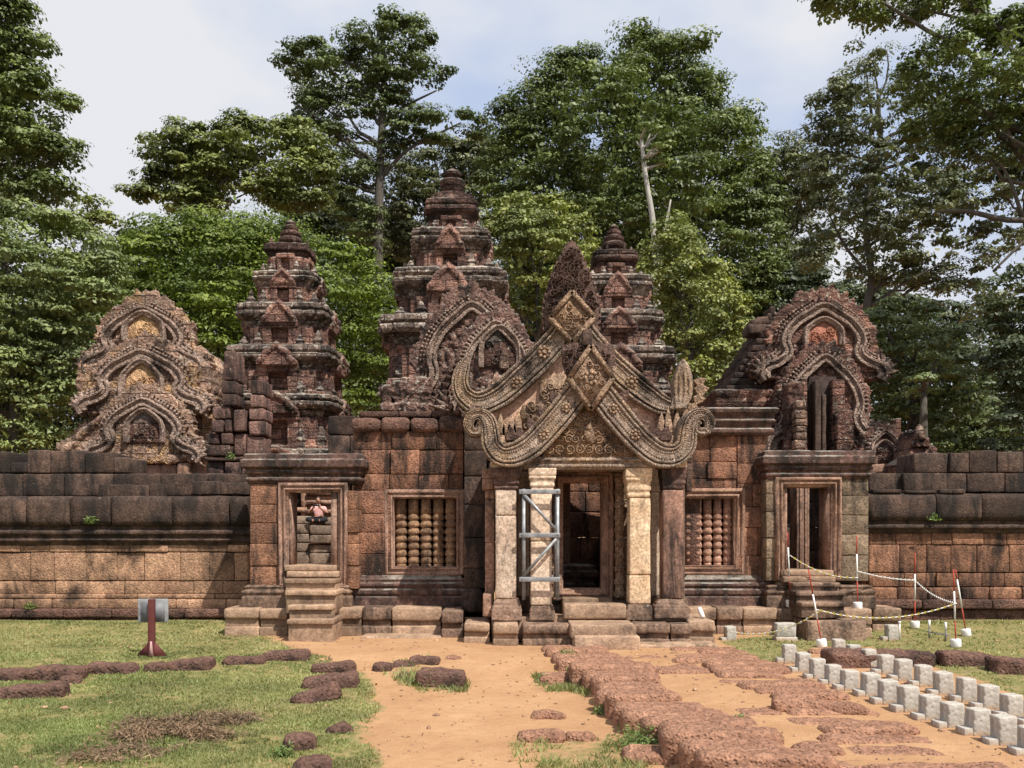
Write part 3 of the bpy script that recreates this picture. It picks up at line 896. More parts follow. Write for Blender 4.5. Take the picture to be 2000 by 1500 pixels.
# ------------------------------------------------------------------ side gateways
def side_gate(label, x, Z, outer, opening, pier_l, pier_r, cornice, rows, mats, dark, base_l, base_r):
    g = thing('side_gateway', label, 'gateway', (wx(x, Z), Z, 0))
    for (a, b), rw in ((pier_l, rows[0]), (pier_r, rows[1])):
        m = MB()
        courses(m, a, b, list(zip(rw[:-1], rw[1:])), Z, .55, (b - a, b - a + 1), r=.011, amp=.009, jit=.02)
        obj('pier', m, mats[0], g)
    m = MB()
    o = outer; i = opening
    ins = [(0, -.3), (0, .05), (3, .08), (5, .08), (6, .035), (10, .035), (11, .065), (13, .065), (14, .015), (18, .015), (19, -.02)]
    pframe(m, o[0], o[1], o[2], o[3], Z, ins)
    s = 19
    V = [(o[0] + s, o[2] + s), (o[1] - s, o[2] + s), (o[1] - s, o[3] - s), (o[0] + s, o[3] - s)]
    box(m, wx(o[0] + s, Z), wx(i[0], Z), Z + .02, Z + .45, wz(o[3], Z), wz(i[2], Z)); box(m, wx(i[1], Z), wx(o[1] - s, Z), Z + .02, Z + .45, wz(o[3], Z), wz(i[2], Z))
    box(m, wx(o[0], Z) + .01, wx(o[1], Z) - .01, Z + .06, Z + .45, wz(i[2], Z), wz(o[2] - 4, Z))
    obj('door_frame', m, mats[1], g)
    m = MB()
    a, b, t, bt = cornice
    h = bt - t
    mould(m, a + 4, b - 4, Z - .02, .6, [(bt, 0), (bt - h * .08, 0), (bt - h * .1, .03), (bt - h * .2, .03), (bt - h * .22, .0), (bt - h * .3, .0), (bt - h * .33, .05), (bt - h * .42, .05), (bt - h * .44, .02), (bt - h * .5, .04), (bt - h * .54, .1), (bt - h * .78, .1), (bt - h * .8, .06), (bt - h * .97, .05), (t, .02)])
    obj('cornice', m, dark, g, remesh=.013, disp=[('CLOUDS', .3, .022), ('CLOUDS', .06, .008)])
    for a, b, d in (base_l, base_r):
        m = MB()
        mould(m, a, b, Z - .1, .7, [(1190, .03), (1166, .03), (1164, .0), (1158, .03), (1154, .03), (1152, -.03), (1146, .0), (1143, -.05)])
        obj('base_moulding', m, M['sand_base'], g, remesh=.013, disp=[('CLOUDS', .25, .018)])
    m = MB()
    sb(m, i[0] - 12, i[1] + 10, i[3], i[3] + 12, Z - .12, .9, r=.02); sb(m, i[0] - 8, i[1] + 14, i[3] + 12, i[3] + 24, Z - .2, .6, r=.02)
    sb(m, i[0] - 20, i[1] + 20, i[3] + 22, 1188, Z - .05, .6, r=.02)
    obj('threshold', m, M['sand_step'], g)
    return g
L = side_gate('left side gateway, an open doorway of brown laterite piers left of the porch', 595, 13.8, (545, 679, 943, 1146), (567, 646, 961, 1104), (488, 546), (678, 701), (480, 706, 886, 945),
              ([945, 985, 1022, 1062, 1105, 1150], [958, 995, 1040, 1062, 1105, 1150]), (M['laterite'], M['sand_frame']), M['sand_dark'], (476, 558, 0), (655, 682, 0))
m = MB()
for k, (a, b, t, bt, Z) in enumerate(((557, 655, 1131, 1162, 13.4), (558, 656, 1154, 1186, 13.15), (564, 648, 1182, 1216, 12.95), (562, 650, 1210, 1243, 12.75))):
    zt_ = wz(t, Z)
    stone(m, wx(a, Z), wx(b, Z), Z + .03, 13.75, -.1 if k == 3 else wz(bt + 12, Z), zt_ - .065, r=.007, amp=.004)
    stone(m, wx(a, Z) - .01, wx(b, Z) + .01, Z - .012, 13.75, zt_ - .07, zt_, r=.008, amp=.005)
obj('steps', m, M['sand_step'], L)
for a, b in ((436, 505), (505, 562), (648, 705)):
    m = MB(); lip(m, a, b, 1187 if a != 505 else 1190, 1238, 13.45, .6, .36); obj('plinth_block', m, M['sand_step'], L)

Rg = side_gate('right side gateway, a dark doorway between grey laterite piers behind the barrier poles', 1590, 13.8, (1514, 1642, 932, 1134), (1538, 1619, 951, 1114), (1496, 1516), (1641, 1697), (1494, 1702, 880, 936),
               ([936, 965, 1000, 1050, 1090, 1135], [932, 968, 1006, 1044, 1084, 1135]), (M['laterite_grey'], M['sand_rose']), M['sand_dark'], (1500, 1560, 0), (1640, 1706, 0))
m = MB()
for k, (a, b, t, bt, Z) in enumerate(((1550, 1640, 1138, 1162, 13.45), (1556, 1650, 1156, 1182, 13.2), (1566, 1651, 1177, 1200, 12.98))):
    stone(m, wx(a, Z), wx(b, Z), Z + .03, 13.75, wz(bt + 8, Z), wz(t, Z) - .06, r=.015, amp=.01)
    stone(m, wx(a, Z) - .01, wx(b, Z) + .01, Z - .01, 13.75, wz(t, Z) - .065, wz(t, Z), r=.015, amp=.012)
stone(m, wx(1575, 12.9), wx(1690, 12.9), 12.85, 13.5, -.1, wz(1213, 12.85), r=.02, amp=.015)
obj('steps', m, M['sand_base'], Rg)
m = MB(); lip(m, 1648, 1705, 1190, 1226, 13.3, .6, .5); obj('plinth_block', m, M['sand_step'], Rg)
m = MB(); lip(m, 1705, 1762, 1187, 1212, 13.9, .6, .5); obj('plinth_block', m, M['sand_step'], Rg)
m = MB()
courses(m, 1500, 1720, [(925, 980), (980, 1030), (1030, 1075), (1075, 1130)], 17.2, .5, (30, 60), r=.02, amp=.015)
stone(m, wx(1500, 16), wx(1520, 16), 15.5, 17.3, .2, wz(925, 16)); stone(m, wx(1668, 16), wx(1690, 16), 15.5, 17.3, .2, wz(925, 16))
stone(m, wx(1500, 16), wx(1690, 16), 16.7, 17.4, wz(925, 16), wz(905, 16))  # unseen roof strip, kept short so light reaches the fluted pier
obj('inner_wall', m, M['laterite_dark'], Rg)
m = MB()
V = [(1552 + k * 3, 0) for k in range(7)]
for k in range(5): stone(m, wx(1556 + 5 * k, 15.8), wx(1561 + 5 * k, 15.8), 15.8 - .02 * (k % 2), 16.2, .3, wz(940, 15.8), r=.012, amp=.004, res=.2)
obj('fluted_pier', m, M['sand_frame'], Rg)

# ------------------------------------------------------------------ enclosure walls
def enclosure(label, px0, px1, Z, jog, parts):
    e = thing('enclosure_wall', label, 'wall', (wx((px0 + px1) / 2, Z), Z, 0))
    for name, mat, rows in parts:
        m = MB()
        for (a, b, off, lens, r, amp) in rows:
            courses(m, px0, px1, [(a, b)], Z - off, 1.0 + off, lens, r=r, amp=amp, jit=.02, res=.1)
        obj(name, m, mat, e)
    return e
EL = enclosure('long low laterite enclosure wall running left from the gateway behind the grass', -700, 484, 15.0, 0, [
    ('coping', M['laterite_dark'], [(925, 970, -.15, (70, 130), .03, .02), (968, 1028, .16, (65, 140), (.010, .12, .09), .016)]),
    ('wall_face', M['laterite_wall'], [(1064, 1078, .0, (50, 90), .01, .008), (1079, 1134, -.02, (45, 80), .009, .008), (1135, 1160, -.01, (50, 80), .009, .008), (1160, 1170, .02, (60, 90), .02, .008), (1170, 1190, .05, (60, 100), .03, .012)]),
    ('plinth', M['old_stone'], [(1189, 1207, .14, (90, 150), .03, .012), (1207, 1240, .05, (90, 150), .02, .01)])])
m = MB()
for a, b, t in ((-420, -300, 890), (-300, -190, 884), (-190, -80, 892), (-80, 20, 882), (20, 52, 903), (52, 98, 879), (98, 165, 880), (165, 222, 884), (222, 250, 893), (400, 440, 938), (440, 487, 925)):
    sb(m, a + .5, b - .5, t, 924, 15.2, .8, r=.025, amp=.018)
for a, b, t, c in ((192, 255, 946, 973), (255, 290, 948, 974), (290, 318, 945, 974), (375, 430, 940, 966), (430, 486, 942, 966)): sb(m, a, b, t, c, 14.98, .5, r=.02, amp=.012)
obj('loose_course', m, M['laterite_dark'], EL)

def string_course(e, px0, px1, rows):
    m = MB(); x = px0
    while x < px1 - 5:
        w = min(rng.uniform(120, 230), px1 - x)
        if px1 - x - w < 60: w = px1 - x
        mould(m, x + .6, x + w - .6, 15.0 + rng.uniform(-.02, .02), .9, rows); x += w
    obj('string_course', m, M['laterite_dark'], e, remesh=.016 if px1 - px0 < 600 else .022, disp=[('CLOUDS', .3, .02)])
SR = [(1066, .0), (1060, .02), (1058, .07), (1053, .08), (1051, .03), (1046, .03), (1044, .1), (1037, .11), (1035, .04), (1027, .05), (1024, .0)]
string_course(EL, -300, 484, SR)
ER = enclosure('laterite enclosure wall running right from the right gateway', 1697, 2700, 15.0, 0, [
    ('coping', M['laterite_dark'], [(924, 962, -.1, (50, 85), .02, .015), (963, 1018, .16, (75, 140), (.010, .12, .09), .016)]),
    ('wall_face', M['laterite'], [(1041, 1064, .0, (40, 70), .012, .009), (1064, 1118, -.02, (45, 70), .012, .009), (1119, 1146, .0, (40, 70), .012, .009), (1147, 1172, .04, (50, 80), .03, .014)]),
    ('plinth', M['old_stone'], [(1171, 1190, .13, (80, 140), .03, .012), (1190, 1230, .05, (70, 120), .02, .01)])])
string_course(ER, 1697, 2300, [(1042, .0), (1039, .03), (1034, .04), (1032, .10), (1026, .11), (1024, .05), (1017, .06), (1014, .0)])
m = MB()
x = 1855
for w, t in ((38, 884), (55, 880), (52, 882), (58, 878), (60, 881), (70, 884), (80, 880), (60, 890), (70, 878)):
    sb(m, x + .5, x + w - .5, t, 923, 15.15, .8, r=.02, amp=.015); x += w
sb(m, 1785, 1852, 885, 923, 15.2, .7, r=.03, amp=.03); sb(m, 1765, 1850, 925, 962, 15.0, .7, r=.03, amp=.03)
for a, b in ((1705, 1762), (1770, 1830), (1835, 1885)): sb(m, a, b, 955 + rng.uniform(-2, 3), 964, 14.86, .5, r=.02, amp=.02)
obj('loose_course', m, M['laterite_dark'], ER)
#MARK_BODY
def inpoly(px, py, poly):
    c = np.zeros(len(px), bool); n = len(poly)
    for i in range(n):
        x0, y0 = poly[i]; x1, y1 = poly[(i + 1) % n]
        h = ((y0 > py) != (y1 > py)) & (px < (x1 - x0) * (py - y0) / ((y1 - y0) or 1e-9) + x0)
        c ^= h
    return c
# ------------------------------------------------------------------ shrine towers behind
def tower(label, cx, Z, tiers, fin, antf=True):
    t = thing('shrine_tower', label, 'tower', (wx(cx, Z), Z, 0))
    X = wx(cx, Z); s = Z / F
    for n, (yb, yt, yc, hb, hc) in enumerate(tiers):
        m = MB()
        hb *= s; hc *= s
        zb, zt, zc = wz(yb, Z), wz(yt, Z), wz(yc, Z)
        h = zt - zb; c = zc - zt
        stack(m, X, Z, [(zb - .05, hb * 1.02, hb * 1.02), (zb + h * .12, hb * 1.02, hb * 1.02), (zb + h * .16, hb * .86, hb * .86), (zb + h * .84, hb * .85, hb * .85), (zb + h * .88, hb * .9, hb * .9), (zt - .005, hb * .9, hb * .9)], True)
        cn = MB()
        stack(cn, X, Z, [(zt - .02, hb * .88, hb * .88), (zt + c * .14, hb * .95, hb * .95), (zt + c * .2, hb * .92, hb * .92), (zt + c * .34, hc * .98, hc * .98), (zt + c * .44, hc * 1.02, hc * 1.02), (zt + c * .6, hc * 1.02, hc * 1.02), (zt + c * .62, hc * .95, hc * .95), (zt + c * .7, hc * .95, hc * .95), (zt + c * .73, hc * 1.01, hc * 1.01), (zt + c * .93, hc * 1.0, hc * 1.0), (zc, hc * .95, hc * .95)], True)
        for k in range(4):                                   # a blind doorway with its own small gable on each face
            a = k * math.pi / 2
            ca, sa = round(math.cos(a)), round(math.sin(a))
            q = MB()
            bw = hb * .30; pw = hb * .10
            y0 = -hb * (1.06 if k % 2 == 0 else .98)
            for sx in (-1, 1):
                box(q, sx * bw - pw, sx * bw + pw, y0, -hb * .6, zb, zb + h * .95)
                box(q, sx * hb * .66 - pw * .8, sx * hb * .66 + pw * .8, -hb * .93, -hb * .6, zb, zb + h * .9)
                box(q, sx * hb * .93 - pw * .6, sx * hb * .93 + pw * .6, -hb * .62, -hb * .3, zb, zb + h * .9)
            box(q, -bw - pw, bw + pw, y0 - .02, -hb * .6, zb - .03, zb + h * .12)
            box(q, -bw - pw * 1.3, bw + pw * 1.3, y0 - .03, -hb * .6, zb + h * .82, zt + c * .1)
            g = [(u * hb * .40, zt + v * c * .85) for u, v in ((-1, 0), (-1.04, .25), (-.8, .5), (-.66, .8), (-.35, 1.05), (0, 1.3), (.35, 1.05), (.66, .8), (.8, .5), (1.04, .25), (1, 0))]
            if n < len(tiers) - 1: prism(q, g, -hc * (1.06 if k % 2 == 0 else 1.0), -hb * .6)
            if n < len(tiers) - 1: ribbon(q, [(u * .8, zt + (v - zt) * .8) for u, v in g[1:-1]], hb * .06, -hc * (1.06 if k % 2 == 0 else 1.0), .05, ROUND, .06)
            for vv, ff in zip(q.v, q.f):
                w = vv.copy()
                w[:, 0], w[:, 1] = vv[:, 0] * ca - vv[:, 1] * sa + X, vv[:, 0] * sa + vv[:, 1] * ca + Z
                m.v.append(w)
            for ff in q.f: m.f.append([np.asarray(x) + m.n for x in ff] if not isinstance(ff, np.ndarray) else ff + m.n)
            m.n += q.n
        if antf:
            for u, v in ((.8, .8), (-.8, .8), (.8, -.8), (-.8, -.8), (.96, -.42), (-.96, -.42), (.45, -.96), (-.45, -.96)):
                w = hc * .07; hh = (tiers[n + 1][0] - tiers[n + 1][1]) * s * rng.uniform(.45, .8) if n + 1 < len(tiers) else h * .4
                if rng.random() < .2: continue
                stack(cn, X + u * hc * .86, Z + v * hc * .86, [(zc - .03, w, w), (zc + hh * .3, w * .9, w * .9), (zc + hh * .34, w * 1.2, w * 1.2), (zc + hh * .45, w * 1.1, w * 1.1), (zc + hh * .5, w * .7, w * .7), (zc + hh * .75, w * .6, w * .6), (zc + hh, w * .2, w * .2)])
        b_ = obj('tier', m, M['tower'], t, remesh=.02, disp=[('CLOUDS', .4, .03), ('CLOUDS', .07, .02)])
        c_ = obj('cornice', cn, M['tower_cornice'] if n < len(tiers) - 1 else M['tower_dark'], t, remesh=.02, disp=[('CLOUDS', .35, .05), ('CLOUDS', .07, .02)])
        c_.parent = b_
    m = MB()
    lathe(m, X, Z, [(r * s, wz(y, Z)) for r, y in fin], 20)
    obj('finial', m, M['tower_dark'], t, remesh=.018, disp=[('CLOUDS', .2, .015)])
    return t
TC = tower('tallest of the three brown stone towers, with a bulbous vase finial', 884, 24.0,
      [(1000, 800, 770, 122, 130), (768, 692, 642, 116, 130), (642, 600, 550, 97, 106), (550, 511, 468, 67, 75), (468, 442, 404, 45, 50)],
      [(50, 406), (44, 396), (44, 389), (28, 388), (14, 387), (13, 381), (19, 378), (24, 367), (26, 358), (23, 355), (14, 353), (11, 349), (17, 345), (18, 340), (13, 336), (5, 331), (1, 328)])
TL = tower('smaller brown stone tower with a ringed finial behind the left side gateway', 568, 24.0,
      [(1014, 905, 886, 108, 112), (888, 822, 784, 96, 106), (784, 734, 693, 91, 101), (693, 651, 611, 79, 86), (611, 572, 545, 56, 61), (545, 511, 487, 40, 43)],
      [(36, 490), (30, 483), (13, 482), (13, 479), (23, 475), (23, 468), (16, 465), (20, 461), (20, 456), (12, 453), (15, 449), (14, 444), (8, 441), (10, 437), (6, 432), (1, 429)])
TR = tower('smaller brown stone tower half hidden behind the leaf shaped gable finial', 1199, 24.0,
      [(1000, 800, 770, 104, 116), (770, 738, 696, 97, 106), (696, 662, 624, 80, 87), (624, 591, 553, 63, 67), (553, 529, 500, 39, 43)],
      [(36, 503), (32, 495), (14, 493), (14, 490), (24, 486), (24, 478), (16, 475), (20, 470), (20, 465), (12, 462), (15, 458), (14, 453), (8, 450), (10, 446), (6, 441), (1, 437)])
m = MB()                                                       # doorway at the foot of the left tower
ZT = 22.2
box(m, wx(588, ZT), wx(600, ZT), ZT, ZT + .3, wz(1010, ZT), wz(955, ZT)); box(m, wx(556, ZT), wx(567, ZT), ZT, ZT + .3, wz(1010, ZT), wz(955, ZT))
box(m, wx(552, ZT), wx(604, ZT), ZT - .03, ZT + .3, wz(957, ZT), wz(945, ZT)); box(m, wx(556, ZT), wx(600, ZT), ZT - .05, ZT + .3, wz(1000, ZT), wz(991, ZT))
obj('door_frame', m, M['sand_rose'], TL)
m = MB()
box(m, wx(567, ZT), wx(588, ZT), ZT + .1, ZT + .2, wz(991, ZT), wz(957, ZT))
obj('door_shade', m, simple('shade_black', (.012, .010, .010), .9), TL)  # near-black panel stands in for the shade of the door opening
m = MB()
for k, y in enumerate(range(950, 1012, 9)): box(m, wx(600, ZT), wx(680, ZT), ZT + .02 - .1 * (k % 2), ZT + .4, wz(y + 8, ZT), wz(y, ZT))
obj('moulded_wall', m, M['sand_frame'], TL)
# terrace in front of the towers, seen through the left gateway
T = thing('stone_terrace', 'grey stepped stone terrace seen through the left gateway', 'terrace', (wx(606, 21.5), 21.5, 0))
m = MB()
for k, (a, b, Z) in enumerate(((1008, 1024, 21.8), (1024, 1042, 21.3), (1043, 1060, 21.2), (1061, 1078, 21.1), (1079, 1104, 21.0))):
    courses(m, 470, 604, [(a, b)], Z, 1.0, (34, 60), r=.03, amp=.02)
    courses(m, 604, 760, [(a + 2, b + 2)], Z - .35 + .2 * (k % 2), 1.2, (44, 80), r=.03, amp=.02)
stone(m, wx(470, 21), wx(760, 21), 21.0, 26, .0, wz(1104, 21), r=.02)
stone(m, wx(470, 23), wx(760, 23), 22.0, 23.5, .5, wz(1012, 22), r=.02)
obj('steps', m, M['moss_stone'], T)

# ------------------------------------------------------------------ carved gables of the libraries and the hall
ARCH = [(1.0, .0), (1.05, .08), (.98, .17), (.8, .23), (.66, .31), (.62, .40), (.67, .50), (.63, .62), (.48, .76), (.24, .88), (0, .97)]
def gable(th, cx, yt, yb, hw, Z, d, mats, niche=None, crest=12, naga=True):
    s = Z / F; X = wx(cx, Z); zb = wz(yb, Z); H = wz(yt, Z) - zb; w = hw * s
    half = [(u * w, v * H) for u, v in ARCH]
    pr = cat([(-a, b) for a, b in half[:-1]][::1] + [half[-1]] + half[:-1][::-1], 4)
    path = [(X + p[0], zb + p[1]) for p in pr]
    m = MB()
    prism(m, [(X + p[0] * .98, zb + p[1]) for p in pr] , Z + .05, Z + d)
    pg = [(X + p[0] * .93, zb + p[1] * .97) for p in pr]
    cu = rng.uniform(-1.05, 1.05, 900) * w + X; cv = rng.uniform(0, 1, 900) * H + zb
    ok = inpoly(cu, cv, pg)
    for a_, b_ in zip(cu[ok], cv[ok]):
        r_ = rng.uniform(.03, .075)
        ell(m, (a_, Z + .05, b_), (r_, .065, r_ * rng.uniform(.8, 1.6)), 6, 4)
    obj('gable_wall', m, mats[0], th, remesh=.024, disp=[('CLOUDS', .3, .05), ('CLOUDS', .06, .02)])
    m = MB()
    ribbon(m, path, w * .085, Z, .2, [(-1, 0), (-.95, .075), (-.3, .075), (-.27, .02), (-.02, .02), (.02, .06), (.4, .06), (.43, .1), (.95, .1), (1, 0)], 1.3)

    acc = 0
    for a_, b_ in zip(path[:-1], path[1:]):                 # carved beads along the arch
        a_, b_ = np.array(a_), np.array(b_); acc += np.linalg.norm(b_ - a_); t_ = (b_ - a_) / (np.linalg.norm(b_ - a_) + 1e-9)
        while acc > .075:
            acc -= .075
            c_ = b_ - t_ * acc
            for off in (1.5, 2.2): ell(m, (c_[0] - t_[1] * off * w * .085, Z - (.02 if off < 2 else -.03), c_[1] + t_[0] * off * w * .085), (.032, .045, .034), 6, 4)
    if naga:
        for sx in (-1, 1):
            for k in range(6):
                a = -.5 + .38 * k
                flame(m, X + sx * w * 1.0, zb + H * .08, w * .085, H * .27, Z - .08, Z + .15, sx * a)
    obj('gable_arch', m, mats[1], th, remesh=.015, disp=[('CLOUDS', .2, .03), ('CLOUDS', .05, .015)])
    m = MB()
    i = 2
    n = len(path)
    while i < n - 2:
        t = np.array(path[i + 1]) - np.array(path[i - 1]); nn = np.array([-t[1], t[0]]); nn = nn / np.linalg.norm(nn)
        if nn[1] < -.3: nn = -nn
        mid = 1 - abs(i - n / 2) / (n / 2)
        q = crest * s * 1.5 * (1 + .6 * mid ** 4) * rng.uniform(.8, 1.2)
        p = np.array(path[i]) + nn * w * .08
        flame(m, p[0], p[1], q * .9, q * 1.25, Z + .06, Z + .32, math.atan2(nn[0], nn[1]) * .8)
        i += 1
    obj('flame_crest', m, mats[0], th, remesh=.026, disp=[('CLOUDS', .12, .05)])
    if niche:
        a, b, c, e, mt = niche
        xc = (wx(a, Z) + wx(b, Z)) / 2; hw_ = (wx(b, Z) - wx(a, Z)) / 2; z0, z1 = wz(e, Z), wz(c, Z)
        ap = cat([(xc - hw_, z0), (xc - hw_, z0 + (z1 - z0) * .45), (xc - hw_ * .8, z0 + (z1 - z0) * .72), (xc, z1), (xc + hw_ * .8, z0 + (z1 - z0) * .72), (xc + hw_, z0 + (z1 - z0) * .45), (xc + hw_, z0)], 5)
        m = MB(); prism(m, [tuple(p) for p in ap], Z - .03, Z + .2)
        for k in range(14):
            scroll(m, xc + rng.uniform(-.6, .6) * hw_, z0 + rng.uniform(.1, .6) * (z1 - z0), rng.uniform(.05, .09), Z - .03, 1, 1.3, rng.uniform(0, 6), .3, .04)
        obj('tympanum', m, mt, th)
        m = MB(); ribbon(m, ap, hw_ * .16, Z - .02, .1, [(-1, 0), (-.8, .06), (0, .06), (.2, .1), (.8, .1), (1, 0)], 1.2)
        obj('niche_arch', m, mats[1], th, remesh=.022, disp=[('CLOUDS', .12, .03)])

ZL = 19.0
LL = thing('stone_library', 'pale brown library gable of three nested arches with ochre niches at the left', 'library', (wx(281, ZL), ZL, 0))
MT = (M['lib_stone'], M['lib_band'])
gable(LL, 280, 604, 726, 104, ZL + .5, .7, MT, (246, 320, 612, 668, M['lib_ochre']), 12)
gable(LL, 278, 688, 806, 112, ZL + .2, .7, MT, (240, 316, 706, 790, M['lib_ochre']), 12)
gable(LL, 281, 782, 902, 100, ZL - .15, .7, MT, (250, 318, 802, 866, M['lib_red']), 12)
m = MB()
prism(m, P2([(175, 980), (172, 780), (188, 700), (215, 650), (345, 650), (375, 700), (396, 780), (396, 980)], ZL), ZL + .75, ZL + 3.2)
obj('wall', m, M['lib_stone'], LL, remesh=.045, disp=[('CLOUDS', .3, .08)])
for a, b in ((150, 206), (366, 412)):
    m = MB()
    mould(m, a + 4, b - 4, ZL + .4, 1.6, [(800, -.05), (786, 0), (782, .03), (770, .03), (768, .0), (760, .05), (740, .06), (738, .02), (716, .02), (704, -.02)])
    obj('cornice', m, M['lib_stone'], LL, remesh=.03, disp=[('CLOUDS', .25, .07), ('VORONOI', .1, .04)])
m = MB()
prism(m, P2([(108, 985), (110, 876), (140, 846), (190, 806), (225, 790), (225, 985)], ZL), ZL + .3, ZL + 1.5)
pth = cat(P2([(104, 880), (128, 868), (150, 842), (178, 822), (205, 800)], ZL), 5)
ribbon(m, pth, .09, ZL + .28, .1, ROUND, .08)
for p in pth[::2]: flame(m, p[0] - .05, p[1] + .06, .13, .2, ZL + .35, ZL + .6, -.5)
obj('side_gable', m, M['lib_stone'], LL, remesh=.03, disp=[('CLOUDS', .25, .05), ('VORONOI', .1, .04)])
m = MB()
box(m, wx(232, ZL), wx(345, ZL), ZL - .1, ZL + .6, wz(905, ZL), wz(868, ZL))
for k in range(46): scroll(m, wx(rng.uniform(236, 340), ZL), wz(rng.uniform(870, 902), ZL), rng.uniform(.05, .09), ZL - .1, rng.choice([-1, 1]), 1.3, rng.uniform(0, 6), .3, .05)
obj('lintel', m, M['lib_ochre'], LL)
m = MB()
sb(m, 345, 372, 903, 985, ZL - .1, .5, r=.03, amp=.02); sb(m, 372, 396, 880, 985, ZL, .5, r=.03, amp=.02); sb(m, 255, 345, 906, 940, ZL, .5, r=.03, amp=.02)
obj('door_pier', m, M['sand_rose'], LL)

ZB = 19.5
LR = thing('stone_library', 'dark red library with a stepped roof and propped arched gable at the right', 'library', (wx(1605, ZB), ZB, 0))
MR = (M['lib_red'], M['lib_band'])
gable(LR, 1607, 596, 742, 110, ZB + .5, .7, MR, (1573, 1642, 624, 676, M['lib_brick']), 15)
gable(LR, 1610, 694, 892, 100, ZB - .1, .6, MR, None, 12)
m = MB()
prism(m, P2([(1508, 985), (1508, 760), (1530, 690), (1570, 640), (1650, 640), (1690, 700), (1706, 760), (1706, 985)], ZB), ZB + .75, ZB + 3)
obj('wall', m, M['lib_red'], LR, remesh=.045, disp=[('CLOUDS', .3, .08)])
m = MB()
for k in range(11):
    y = 764 - k * 13; a = 1418 + k * 8.5
    sb(m, a, 1545, y - 12, y, ZB + .9 + .08 * k, 2.2, r=.03, amp=.03, res=.14)
for a, b, c, e in ((1462, 1500, 632, 652), (1478, 1512, 618, 634), (1500, 1520, 612, 626), (1468, 1490, 622, 636), (1504, 1516, 598, 614)): sb(m, a, b, c, e, ZB + 1.6, .6, r=.04, amp=.03)
obj('stepped_roof', m, M['laterite_dark'], LR)
m = MB()
mould(m, 1400, 1540, ZB + .7, 2.6, [(805, -.05), (796, 0), (790, .03), (782, .03), (780, 0), (772, .06), (764, .08), (760, .04)])
mould(m, 1420, 1540, ZB + .9, 2.3, [(985, 0), (800, 0)])
obj('cornice', m, M['lib_red'], LR, remesh=.035, disp=[('CLOUDS', .25, .05)])
m = MB()                                                        # dark block, the opening's shade put into its colour; props in front
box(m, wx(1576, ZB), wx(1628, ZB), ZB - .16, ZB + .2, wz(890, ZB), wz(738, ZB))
obj('doorway', m, mat_stone('doorway_shade', (.05, .03, .026), (.03, .024, .022), dk=.4, lt=.0, isl=0), LR)
m = MB()
for a, b, y0, y1, st in ((1563, 1577, 738, 890, 34), (1626, 1650, 740, 890, 30)):
    m = MB(); y = y1
    while y > y0:
        h = rng.uniform(st * .6, st * 1.2); sb(m, a, b, max(y - h, y0) + .5, y, ZB - .35, .4, r=.02, amp=.012); y -= h
    obj('door_jamb', m, M['lib_red'], LR)
m = MB()
for a, b, y0, y1 in ((1592, 1604, 742, 890), (1606, 1614, 770, 890)): sb(m, a, b, y0, y1, ZB - .42, .25, r=.02, amp=.01)
obj('timber_prop', m, M['laterite_dark'], LR)
m = MB()
y = 890
while y > 790:
    h = rng.uniform(11, 19); sb(m, 1555 + rng.uniform(-2, 2), 1576 + rng.uniform(-2, 2), y - h + .5, y, ZB - .75, .35, r=.03, amp=.015); y -= h
obj('stone_pile', m, M['lib_stone'], LR)
m = MB()
sb(m, 1538, 1574, 745, 890, ZB - .5, .4, r=.05, amp=.03); sb(m, 1634, 1668, 800, 890, ZB - .5, .4, r=.05, amp=.03)
obj('pilaster', m, M['lib_red'], LR, remesh=.03, disp=[('CLOUDS', .2, .08), ('VORONOI', .1, .05)])
m = MB()
prism(m, P2([(1680, 990), (1680, 800), (1712, 838), (1742, 866), (1756, 880), (1756, 990)], ZB), ZB + .2, ZB + 1.4)
for k in range(7): flame(m, wx(1692 + 9.5 * k, ZB), wz(826 + 8.5 * k, ZB), .16, .24, ZB + .15, ZB + .5, .4)
sb(m, 1748, 1762, 816, 862, ZB + .3, .3, r=.02, amp=.02)
obj('side_gable', m, M['lib_red'], LR, remesh=.03, disp=[('CLOUDS', .25, .05), ('VORONOI', .1, .04)])
m = MB()
mould(m, 1698, 1760, ZB - 1.0, 1.2, [(985, 0), (945, 0), (943, .03), (935, .04), (933, .0), (925, .02), (922, .05), (910, .06), (906, .02)])
obj('porch_cornice', m, M['sand_rose'], LR, remesh=.03, disp=[('CLOUDS', .2, .03)])
gable(LR, 1726, 842, 908, 38, ZB - .9, .6, MR, (1704, 1746, 862, 904, M['lib_red']), 8, False)
S = thing('small_shrine', 'small stepped stone gable with a pointed tip above the right wall', 'shrine', (wx(1805, 17.5), 17.5, 0))
m = MB()
prism(m, P2([(1762, 1040), (1766, 905), (1782, 890), (1786, 872), (1790, 858), (1797, 832), (1806, 858), (1812, 866), (1822, 872), (1830, 882), (1842, 905), (1846, 1040)], 17.5), 17.5, 18.4)
for x, y, h in ((1788, 872, 18), (1797, 850, 22), (1806, 872, 18), (1820, 884, 14), (1776, 896, 14)): flame(m, wx(x, 17.5), wz(y, 17.5), .13, h * 17.5 / F, 17.4, 17.6, 0)
obj('gable_wall', m, M['lib_red'], S, remesh=.025, disp=[('CLOUDS', .2, .05), ('VORONOI', .1, .04)])
m = MB(); prism(m, P2([(1787, 858), (1797, 831), (1807, 858)], 17.4), 17.34, 17.55)
obj('tip', m, M['lib_stone'], S)

